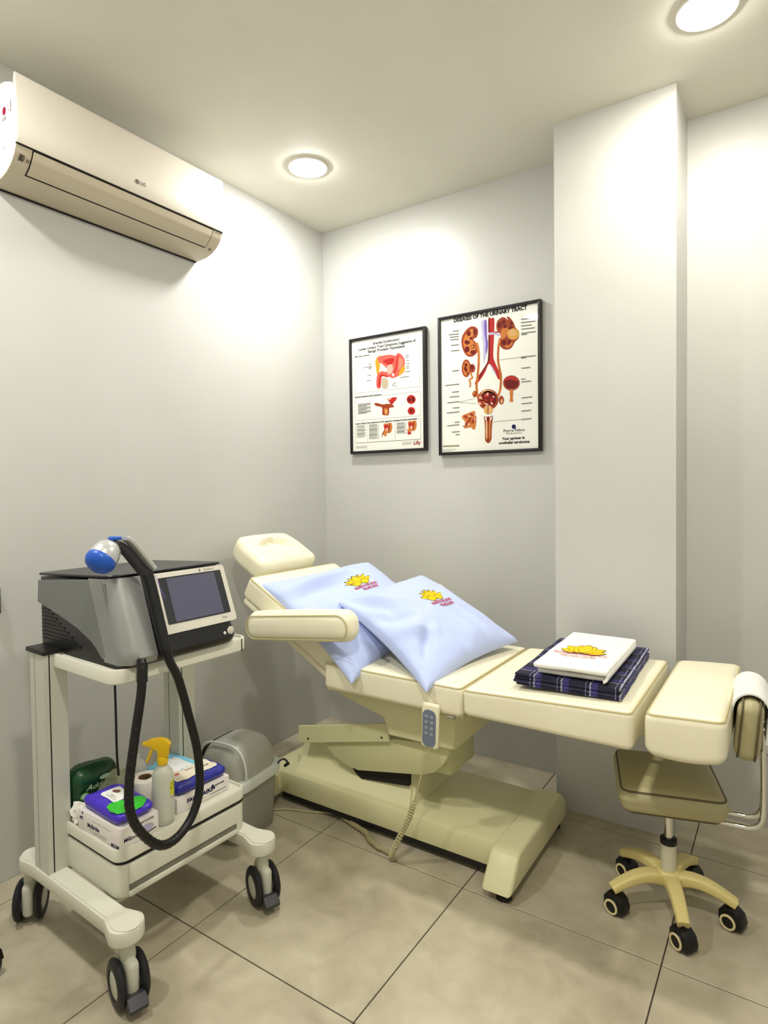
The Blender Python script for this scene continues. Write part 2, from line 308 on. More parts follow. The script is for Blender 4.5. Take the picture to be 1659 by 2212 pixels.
ART_BLADDER = [
('p',[(0.439,0.937),(0.494,0.938),(0.498,0.823),(0.507,0.769),(0.49,0.697),(0.459,0.634),(0.457,0.722),(0.451,0.806),(0.409,0.816),(0.45,0.827)],'art_lilac',4),
('p',[(0.47,0.935),(0.494,0.938),(0.498,0.823),(0.507,0.769),(0.493,0.703),(0.483,0.719),(0.484,0.782),(0.471,0.857)],'art_violet',4),
('l',[(0.523,0.626),(0.567,0.565),(0.604,0.525)],'art_lilac',0.012,4),
('p',[(0.512,0.945),(0.542,0.95),(0.573,0.94),(0.569,0.815),(0.56,0.681),(0.577,0.632),(0.609,0.577),(0.645,0.522),(0.641,0.501),(0.604,0.512),(0.581,0.558),(0.519,0.626),(0.469,0.562),(0.415,0.51),(0.375,0.486),(0.368,0.503),(0.408,0.551),(0.481,0.619),(0.505,0.665),(0.512,0.8)],'art_red',4),
('p',[(0.512,0.945),(0.525,0.945),(0.526,0.799),(0.524,0.668),(0.508,0.633),(0.423,0.533),(0.407,0.535),(0.481,0.619),(0.505,0.665),(0.511,0.8)],'art_darkred',3),
('l',[(0.512,0.842),(0.571,0.838),(0.63,0.819)],'art_lilac',0.022,4),
('l',[(0.571,0.846),(0.645,0.844)],'art_red',0.012,4),
('p',[(0.227,0.807),(0.237,0.857),(0.284,0.9),(0.338,0.917),(0.388,0.902),(0.406,0.869),(0.39,0.831),(0.363,0.826),(0.359,0.813),(0.398,0.777),(0.404,0.737),(0.376,0.708),(0.329,0.695),(0.279,0.71),(0.245,0.752)],'art_brown',4),
('p',[(0.248,0.805),(0.263,0.854),(0.307,0.887),(0.345,0.893),(0.372,0.867),(0.352,0.848),(0.34,0.831),(0.351,0.806),(0.381,0.766),(0.373,0.74),(0.334,0.712),(0.287,0.721),(0.261,0.761)],'art_ochre',4),
('p',[(0.329,0.866),(0.325,0.855),(0.313,0.849),(0.299,0.85),(0.287,0.859),(0.283,0.871),(0.288,0.882),(0.299,0.888),(0.314,0.887),(0.325,0.878)],'art_darkred',2),
('p',[(0.391,0.87),(0.387,0.857),(0.377,0.849),(0.365,0.85),(0.356,0.86),(0.353,0.874),(0.357,0.888),(0.366,0.895),(0.378,0.894),(0.388,0.884)],'art_darkred',2),
('p',[(0.319,0.804),(0.313,0.793),(0.298,0.788),(0.28,0.79),(0.265,0.798),(0.26,0.809),(0.265,0.819),(0.28,0.824),(0.299,0.823),(0.313,0.815)],'art_darkred',2),
('p',[(0.314,0.751),(0.309,0.738),(0.296,0.731),(0.279,0.733),(0.266,0.742),(0.261,0.756),(0.267,0.768),(0.28,0.775),(0.297,0.774),(0.31,0.764)],'art_darkred',2),
('p',[(0.376,0.724),(0.371,0.716),(0.358,0.711),(0.341,0.713),(0.327,0.719),(0.322,0.729),(0.328,0.737),(0.341,0.741),(0.358,0.74),(0.372,0.733)],'art_darkred',2),
('p',[(0.373,0.766),(0.369,0.759),(0.357,0.755),(0.343,0.757),(0.332,0.763),(0.327,0.771),(0.332,0.778),(0.344,0.782),(0.358,0.781),(0.369,0.775)],'art_darkred',2),
('p',[(0.342,0.828),(0.34,0.821),(0.333,0.818),(0.324,0.818),(0.317,0.823),(0.315,0.83),(0.317,0.837),(0.325,0.841),(0.333,0.84),(0.34,0.835)],'art_darkred',2),
('p',[(0.36,0.768),(0.356,0.763),(0.346,0.762),(0.337,0.765),(0.333,0.77),(0.337,0.775),(0.347,0.776),(0.356,0.773)],'art_yellow',2),
('p',[(0.321,0.819),(0.316,0.816),(0.305,0.815),(0.294,0.818),(0.29,0.822),(0.294,0.826),(0.305,0.826),(0.316,0.823)],'art_yellow',2),
('p',[(0.351,0.885),(0.348,0.882),(0.341,0.882),(0.335,0.884),(0.332,0.887),(0.335,0.889),(0.341,0.89),(0.348,0.888)],'art_yellow',2),
('p',[(0.593,0.89),(0.609,0.927),(0.664,0.944),(0.711,0.918),(0.697,0.943),(0.729,0.932),(0.765,0.892),(0.783,0.855),(0.815,0.826),(0.814,0.783),(0.775,0.754),(0.738,0.716),(0.68,0.712),(0.633,0.739),(0.616,0.785),(0.645,0.815),(0.605,0.85)],'art_brown',4),
('p',[(0.641,0.849),(0.675,0.871),(0.725,0.871),(0.754,0.853),(0.71,0.832),(0.688,0.803),(0.652,0.786),(0.637,0.808)],'art_ochre',4),
('p',[(0.649,0.889),(0.645,0.878),(0.634,0.872),(0.62,0.873),(0.609,0.882),(0.605,0.894),(0.61,0.906),(0.621,0.912),(0.634,0.911),(0.645,0.902)],'art_darkred',2),
('p',[(0.688,0.906),(0.684,0.896),(0.674,0.892),(0.661,0.893),(0.651,0.9),(0.647,0.91),(0.651,0.919),(0.662,0.924),(0.674,0.923),(0.684,0.916)],'art_darkred',2),
('p',[(0.757,0.857),(0.752,0.85),(0.74,0.847),(0.725,0.848),(0.713,0.854),(0.708,0.863),(0.713,0.87),(0.725,0.873),(0.74,0.872),(0.752,0.866)],'art_darkred',2),
('p',[(0.701,0.874),(0.697,0.866),(0.688,0.862),(0.676,0.864),(0.667,0.869),(0.663,0.878),(0.667,0.885),(0.676,0.889),(0.688,0.888),(0.697,0.882)],'art_darkred',2),
('p',[(0.695,0.762),(0.69,0.75),(0.677,0.744),(0.662,0.745),(0.649,0.754),(0.645,0.766),(0.65,0.778),(0.662,0.784),(0.678,0.783),(0.69,0.774)],'art_darkred',2),
('p',[(0.746,0.757),(0.742,0.747),(0.731,0.741),(0.717,0.743),(0.707,0.75),(0.703,0.761),(0.707,0.771),(0.718,0.776),(0.731,0.775),(0.742,0.767)],'art_darkred',2),
('p',[(0.758,0.888),(0.755,0.88),(0.748,0.876),(0.739,0.877),(0.732,0.883),(0.729,0.891),(0.732,0.898),(0.739,0.902),(0.748,0.901),(0.755,0.896)],'art_darkred',2),
('p',[(0.819,0.806),(0.814,0.79),(0.797,0.778),(0.774,0.772),(0.747,0.775),(0.724,0.785),(0.707,0.8),(0.702,0.818),(0.708,0.835),(0.724,0.847),(0.748,0.852),(0.774,0.85),(0.798,0.839),(0.814,0.824)],'art_yellow',4),
('p',[(0.79,0.818),(0.785,0.807),(0.772,0.8),(0.754,0.799),(0.736,0.804),(0.722,0.814),(0.718,0.826),(0.723,0.837),(0.736,0.844),(0.754,0.846),(0.772,0.841),(0.785,0.831)],'art_tan',2),
('l',[(0.68,0.737),(0.717,0.729),(0.753,0.756)],'art_ochre',0.02,4),
('l',[(0.391,0.791),(0.408,0.726),(0.409,0.641),(0.398,0.557),(0.385,0.483),(0.391,0.417),(0.408,0.373)],'art_ochre',0.024,4),
('l',[(0.63,0.799),(0.613,0.738),(0.608,0.645),(0.623,0.576),(0.636,0.528),(0.631,0.444),(0.608,0.387)],'art_ochre',0.022,4),
('l',[(0.409,0.641),(0.398,0.557),(0.385,0.483),(0.391,0.417)],'art_brown',0.006,4),
('l',[(0.613,0.738),(0.609,0.645),(0.623,0.576),(0.636,0.528),(0.631,0.444)],'art_brown',0.006,4),
('p',[(0.325,0.611),(0.32,0.583),(0.306,0.562),(0.286,0.551),(0.264,0.553),(0.245,0.567),(0.232,0.59),(0.228,0.619),(0.234,0.646),(0.248,0.668),(0.267,0.679),(0.289,0.677),(0.308,0.663),(0.321,0.639)],'art_brown',4),
('p',[(0.311,0.612),(0.306,0.586),(0.293,0.568),(0.276,0.562),(0.258,0.57),(0.246,0.591),(0.242,0.618),(0.248,0.644),(0.261,0.662),(0.278,0.667),(0.295,0.659),(0.307,0.639)],'art_ochre',2),
('p',[(0.288,0.595),(0.285,0.589),(0.278,0.588),(0.271,0.59),(0.268,0.596),(0.271,0.602),(0.278,0.604),(0.285,0.601)],'art_darkred',2),
('p',[(0.28,0.614),(0.277,0.608),(0.27,0.606),(0.263,0.609),(0.26,0.615),(0.263,0.621),(0.27,0.622),(0.278,0.619)],'art_darkred',2),
('p',[(0.298,0.577),(0.295,0.571),(0.288,0.569),(0.281,0.572),(0.278,0.578),(0.281,0.584),(0.288,0.586),(0.296,0.583)],'art_darkred',2),
('p',[(0.276,0.642),(0.273,0.636),(0.265,0.634),(0.258,0.637),(0.255,0.643),(0.259,0.649),(0.266,0.651),(0.273,0.648)],'art_darkred',2),
('p',[(0.273,0.621),(0.27,0.615),(0.263,0.613),(0.255,0.616),(0.253,0.622),(0.256,0.628),(0.263,0.629),(0.27,0.626)],'art_darkred',2),
('p',[(0.272,0.619),(0.269,0.614),(0.262,0.612),(0.255,0.615),(0.252,0.621),(0.255,0.626),(0.262,0.628),(0.269,0.625)],'art_darkred',2),
('p',[(0.292,0.634),(0.289,0.628),(0.282,0.627),(0.275,0.63),(0.272,0.635),(0.275,0.641),(0.282,0.643),(0.289,0.64)],'art_darkred',2),
('p',[(0.292,0.605),(0.289,0.6),(0.282,0.598),(0.275,0.601),(0.272,0.607),(0.275,0.612),(0.282,0.614),(0.289,0.611)],'art_darkred',2),
('p',[(0.272,0.61),(0.269,0.604),(0.262,0.603),(0.254,0.606),(0.251,0.611),(0.255,0.617),(0.262,0.619),(0.269,0.616)],'art_darkred',2),
('p',[(0.28,0.622),(0.277,0.617),(0.269,0.615),(0.262,0.618),(0.259,0.624),(0.262,0.629),(0.27,0.631),(0.277,0.628)],'art_darkred',2),
('p',[(0.28,0.597),(0.277,0.591),(0.269,0.59),(0.262,0.593),(0.259,0.599),(0.262,0.604),(0.27,0.606),(0.277,0.603)],'art_darkred',2),
('p',[(0.286,0.645),(0.283,0.64),(0.275,0.638),(0.268,0.641),(0.265,0.647),(0.269,0.653),(0.276,0.654),(0.283,0.651)],'art_darkred',2),
('p',[(0.373,0.607),(0.368,0.592),(0.356,0.581),(0.339,0.579),(0.322,0.584),(0.309,0.597),(0.305,0.612),(0.31,0.628),(0.323,0.638),(0.34,0.641),(0.357,0.635),(0.369,0.623)],'art_brown',4),
('p',[(0.356,0.616),(0.353,0.607),(0.343,0.602),(0.332,0.603),(0.323,0.61),(0.319,0.619),(0.323,0.629),(0.332,0.634),(0.344,0.633),(0.353,0.626)],'art_darkred',2),
('l',[(0.325,0.584),(0.334,0.556),(0.342,0.54),(0.308,0.526),(0.321,0.503),(0.313,0.472)],'art_ochre',0.016,4),
('p',[(0.611,0.363),(0.604,0.338),(0.585,0.317),(0.557,0.302),(0.522,0.296),(0.484,0.298),(0.449,0.309),(0.42,0.327),(0.401,0.351),(0.395,0.377),(0.402,0.402),(0.422,0.423),(0.451,0.437),(0.486,0.444),(0.524,0.441),(0.559,0.43),(0.587,0.412),(0.605,0.388)],'art_brown',4),
('p',[(0.42,0.399),(0.467,0.428),(0.52,0.43),(0.573,0.405),(0.595,0.372),(0.587,0.388),(0.55,0.423),(0.505,0.439),(0.452,0.435)],'art_tan',3),
('p',[(0.589,0.362),(0.582,0.342),(0.563,0.325),(0.536,0.315),(0.503,0.313),(0.47,0.319),(0.443,0.333),(0.424,0.351),(0.418,0.372),(0.425,0.393),(0.444,0.409),(0.472,0.419),(0.505,0.421),(0.537,0.414),(0.564,0.401),(0.582,0.382)],'art_darkred',4),
('p',[(0.452,0.379),(0.448,0.374),(0.439,0.373),(0.43,0.376),(0.426,0.38),(0.43,0.385),(0.439,0.386),(0.448,0.383)],'art_ochre',2),
('p',[(0.465,0.338),(0.46,0.332),(0.447,0.331),(0.434,0.334),(0.429,0.34),(0.434,0.346),(0.447,0.347),(0.46,0.344)],'art_brown',2),
('p',[(0.575,0.384),(0.571,0.38),(0.561,0.379),(0.552,0.381),(0.548,0.386),(0.552,0.389),(0.561,0.39),(0.571,0.388)],'art_pink',2),
('p',[(0.485,0.393),(0.481,0.389),(0.472,0.388),(0.462,0.39),(0.458,0.395),(0.462,0.399),(0.472,0.401),(0.481,0.398)],'art_red',2),
('p',[(0.473,0.349),(0.469,0.344),(0.46,0.343),(0.451,0.346),(0.447,0.35),(0.451,0.355),(0.46,0.356),(0.469,0.354)],'art_ochre',2),
('p',[(0.45,0.356),(0.446,0.352),(0.435,0.351),(0.424,0.353),(0.42,0.358),(0.424,0.363),(0.435,0.364),(0.446,0.361)],'art_brown',2),
('p',[(0.507,0.334),(0.503,0.33),(0.494,0.328),(0.486,0.331),(0.482,0.335),(0.486,0.34),(0.495,0.341),(0.503,0.338)],'art_pink',2),
('p',[(0.496,0.366),(0.492,0.361),(0.481,0.36),(0.471,0.363),(0.467,0.368),(0.471,0.372),(0.482,0.374),(0.492,0.371)],'art_red',2),
('p',[(0.503,0.402),(0.498,0.397),(0.487,0.395),(0.476,0.398),(0.471,0.404),(0.476,0.41),(0.487,0.412),(0.498,0.409)],'art_ochre',2),
('p',[(0.473,0.34),(0.469,0.334),(0.46,0.332),(0.45,0.335),(0.446,0.341),(0.45,0.346),(0.46,0.348),(0.469,0.345)],'art_brown',2),
('p',[(0.491,0.338),(0.488,0.334),(0.48,0.332),(0.472,0.335),(0.469,0.339),(0.472,0.344),(0.48,0.345),(0.488,0.343)],'art_pink',2),
('p',[(0.556,0.365),(0.551,0.36),(0.54,0.358),(0.528,0.361),(0.524,0.367),(0.529,0.372),(0.54,0.374),(0.551,0.371)],'art_red',2),
('p',[(0.511,0.395),(0.506,0.391),(0.496,0.39),(0.485,0.393),(0.48,0.397),(0.485,0.401),(0.496,0.401),(0.506,0.399)],'art_ochre',2),
('p',[(0.546,0.353),(0.542,0.349),(0.534,0.348),(0.526,0.35),(0.522,0.354),(0.526,0.358),(0.534,0.359),(0.542,0.357)],'art_brown',2),
('p',[(0.554,0.337),(0.551,0.33),(0.542,0.328),(0.534,0.331),(0.53,0.338),(0.534,0.345),(0.542,0.347),(0.551,0.343)],'art_pink',2),
('p',[(0.497,0.395),(0.492,0.391),(0.481,0.39),(0.469,0.392),(0.465,0.397),(0.47,0.402),(0.481,0.403),(0.492,0.4)],'art_red',2),
('p',[(0.51,0.409),(0.507,0.402),(0.501,0.399),(0.494,0.403),(0.492,0.411),(0.494,0.418),(0.501,0.421),(0.507,0.417)],'art_pink',2),
('p',[(0.439,0.387),(0.435,0.38),(0.424,0.377),(0.413,0.381),(0.408,0.389),(0.413,0.397),(0.424,0.399),(0.435,0.395)],'art_pink',2),
('p',[(0.433,0.344),(0.429,0.337),(0.419,0.334),(0.409,0.338),(0.405,0.346),(0.409,0.354),(0.419,0.356),(0.429,0.352)],'art_pink',2),
('p',[(0.388,0.418),(0.385,0.406),(0.376,0.399),(0.364,0.396),(0.353,0.4),(0.344,0.409),(0.341,0.421),(0.345,0.432),(0.353,0.44),(0.365,0.442),(0.377,0.438),(0.385,0.429)],'art_brown',4),
('p',[(0.369,0.424),(0.366,0.416),(0.358,0.413),(0.351,0.417),(0.348,0.426),(0.351,0.434),(0.359,0.437),(0.366,0.433)],'art_ochre',2),
('p',[(0.665,0.354),(0.661,0.339),(0.652,0.328),(0.639,0.325),(0.626,0.33),(0.617,0.342),(0.614,0.357),(0.618,0.373),(0.627,0.383),(0.64,0.386),(0.652,0.382),(0.661,0.37)],'art_brown',4),
('p',[(0.655,0.347),(0.651,0.336),(0.643,0.332),(0.634,0.337),(0.631,0.348),(0.635,0.359),(0.643,0.363),(0.651,0.358)],'art_tan',2),
('p',[(0.461,0.305),(0.48,0.325),(0.526,0.323),(0.552,0.294),(0.537,0.266),(0.502,0.262),(0.472,0.272)],'art_tan',4),
('p',[(0.468,0.294),(0.495,0.308),(0.498,0.27),(0.479,0.271)],'art_yellow',2),
('p',[(0.5,0.324),(0.508,0.324),(0.507,0.262),(0.499,0.262)],'art_darkred',0),
('p',[(0.461,0.251),(0.506,0.24),(0.549,0.249),(0.545,0.203),(0.537,0.133),(0.534,0.079),(0.503,0.053),(0.472,0.076),(0.471,0.136),(0.467,0.207)],'art_brown',4),
('p',[(0.478,0.206),(0.497,0.205),(0.496,0.091),(0.48,0.092)],'art_tan',2),
('p',[(0.51,0.205),(0.53,0.209),(0.522,0.09),(0.509,0.091)],'art_ochre',2),
('p',[(0.465,0.251),(0.486,0.239),(0.486,0.211),(0.475,0.223)],'art_paper',0),
('p',[(0.525,0.237),(0.545,0.246),(0.536,0.22),(0.524,0.21)],'art_paper',0),
('p',[(0.499,0.249),(0.51,0.248),(0.505,0.074),(0.498,0.075)],'art_darkred',0),
('p',[(0.821,0.464),(0.815,0.444),(0.797,0.428),(0.771,0.419),(0.739,0.417),(0.708,0.423),(0.682,0.436),(0.664,0.455),(0.658,0.476),(0.664,0.496),(0.682,0.512),(0.709,0.521),(0.74,0.523),(0.771,0.517),(0.798,0.503),(0.815,0.485)],'art_brown',4),
('p',[(0.803,0.468),(0.796,0.45),(0.778,0.437),(0.751,0.431),(0.721,0.433),(0.694,0.443),(0.675,0.459),(0.669,0.478),(0.676,0.496),(0.695,0.509),(0.722,0.515),(0.752,0.512),(0.778,0.502),(0.797,0.486)],'art_red',4),
('p',[(0.67,0.483),(0.715,0.495),(0.758,0.489),(0.809,0.473),(0.801,0.442),(0.758,0.43),(0.699,0.439)],'art_darkred',3),
('p',[(0.723,0.421),(0.756,0.419),(0.751,0.362),(0.757,0.338),(0.72,0.34),(0.727,0.363)],'art_ochre',2),
('p',[(0.224,0.261),(0.293,0.282),(0.364,0.293),(0.364,0.256),(0.38,0.255),(0.369,0.168),(0.337,0.164),(0.322,0.178),(0.246,0.174),(0.267,0.211)],'art_ochre',3),
('p',[(0.289,0.247),(0.278,0.243),(0.261,0.247),(0.249,0.256),(0.247,0.265),(0.259,0.268),(0.275,0.264),(0.288,0.255)],'art_brown',2),
('p',[(0.322,0.225),(0.306,0.212),(0.29,0.211),(0.284,0.221),(0.292,0.238),(0.309,0.251),(0.325,0.252),(0.33,0.242)],'art_brown',2),
('p',[(0.287,0.2),(0.275,0.192),(0.263,0.192),(0.258,0.199),(0.263,0.211),(0.274,0.219),(0.287,0.22),(0.292,0.212)],'art_brown',2),
('p',[(0.365,0.217),(0.347,0.203),(0.331,0.201),(0.326,0.212),(0.335,0.23),(0.353,0.245),(0.37,0.247),(0.375,0.235)],'art_brown',2),
('p',[(0.352,0.26),(0.342,0.257),(0.326,0.261),(0.313,0.27),(0.311,0.278),(0.322,0.28),(0.338,0.276),(0.351,0.268)],'art_brown',2),
('p',[(0.32,0.258),(0.317,0.255),(0.308,0.253),(0.299,0.256),(0.295,0.26),(0.299,0.263),(0.308,0.264),(0.317,0.262)],'art_pink',2),
('p',[(0.308,0.198),(0.305,0.193),(0.298,0.191),(0.292,0.194),(0.289,0.199),(0.292,0.205),(0.299,0.207),(0.305,0.204)],'art_pink',2),
('p',[(0.369,0.234),(0.367,0.224),(0.362,0.22),(0.358,0.224),(0.356,0.234),(0.358,0.244),(0.363,0.248),(0.367,0.244)],'art_pink',2),
('l',[(0.235,0.191),(0.274,0.186)],'art_brown',0.008,0),
('p',[(0.781,0.158),(0.78,0.152),(0.775,0.147),(0.769,0.144),(0.761,0.143),(0.754,0.145),(0.747,0.149),(0.743,0.154),(0.742,0.16),(0.743,0.166),(0.748,0.171),(0.754,0.174),(0.762,0.175),(0.769,0.174),(0.776,0.17),(0.78,0.165)],'art_navy',4),
('l',[(0.134,0.904),(0.201,0.902)],'art_grey',0.0075,0),
('l',[(0.087,0.883),(0.201,0.878)],'art_grey',0.0075,0),
('l',[(0.101,0.863),(0.2,0.859)],'art_grey',0.0075,0),
('l',[(0.107,0.842),(0.2,0.839)],'art_grey',0.0075,0),
('l',[(0.113,0.801),(0.199,0.798)],'art_grey',0.0075,0),
('l',[(0.112,0.759),(0.203,0.757)],'art_grey',0.0075,0),
('l',[(0.124,0.608),(0.199,0.607)],'art_grey',0.0075,0),
('l',[(0.045,0.506),(0.201,0.505)],'art_grey',0.0075,0),
('l',[(0.117,0.45),(0.197,0.45)],'art_grey',0.0075,0),
('l',[(0.091,0.415),(0.199,0.415)],'art_grey',0.0075,0),
('l',[(0.066,0.374),(0.199,0.375)],'art_grey',0.0075,0),
('l',[(0.126,0.331),(0.2,0.331)],'art_grey',0.0075,0),
('l',[(0.059,0.297),(0.201,0.299)],'art_grey',0.0075,0),
('l',[(0.147,0.222),(0.199,0.223)],'art_grey',0.0075,0),
('l',[(0.064,0.2),(0.199,0.203)],'art_grey',0.0075,0),
('l',[(0.116,0.15),(0.2,0.152)],'art_grey',0.0075,0),
('l',[(0.156,0.129),(0.199,0.13)],'art_grey',0.0075,0),
('l',[(0.838,0.906),(0.927,0.902)],'art_grey',0.0075,0),
('l',[(0.836,0.883),(0.974,0.878)],'art_grey',0.0075,0),
('l',[(0.836,0.86),(0.941,0.856)],'art_grey',0.0075,0),
('l',[(0.839,0.837),(0.969,0.833)],'art_grey',0.0075,0),
('l',[(0.838,0.809),(0.978,0.805)],'art_grey',0.0075,0),
('l',[(0.839,0.799),(0.896,0.797)],'art_grey',0.0075,0),
('l',[(0.835,0.643),(0.974,0.64)],'art_grey',0.0075,0),
('l',[(0.837,0.636),(0.881,0.635)],'art_grey',0.0075,0),
('l',[(0.839,0.565),(0.923,0.564)],'art_grey',0.0075,0),
('l',[(0.834,0.488),(0.877,0.488)],'art_grey',0.0075,0),
('l',[(0.836,0.469),(0.93,0.469)],'art_grey',0.0075,0),
('l',[(0.838,0.357),(0.94,0.358)],'art_grey',0.0075,0),
('l',[(0.837,0.316),(0.94,0.317)],'art_grey',0.0075,0),
('l',[(0.835,0.265),(0.929,0.266)],'art_grey',0.0075,0),
('l',[(0.836,0.206),(0.933,0.208)],'art_grey',0.0075,0),
('l',[(0.617,0.644),(0.835,0.643)],'art_grey',0.003,0),
('l',[(0.555,0.205),(0.836,0.207)],'art_grey',0.003,0),
('l',[(0.199,0.369),(0.366,0.387)],'art_grey',0.003,0),
('l',[(0.199,0.369),(0.388,0.347)],'art_grey',0.003,0),
('l',[(0.014,0.048),(0.195,0.046)],'art_olive',0.009,0),
('l',[(0.013,0.021),(0.158,0.02)],'art_grey',0.003,0),
('l',[(0.013,0.009),(0.108,0.008)],'art_grey',0.003,0)]
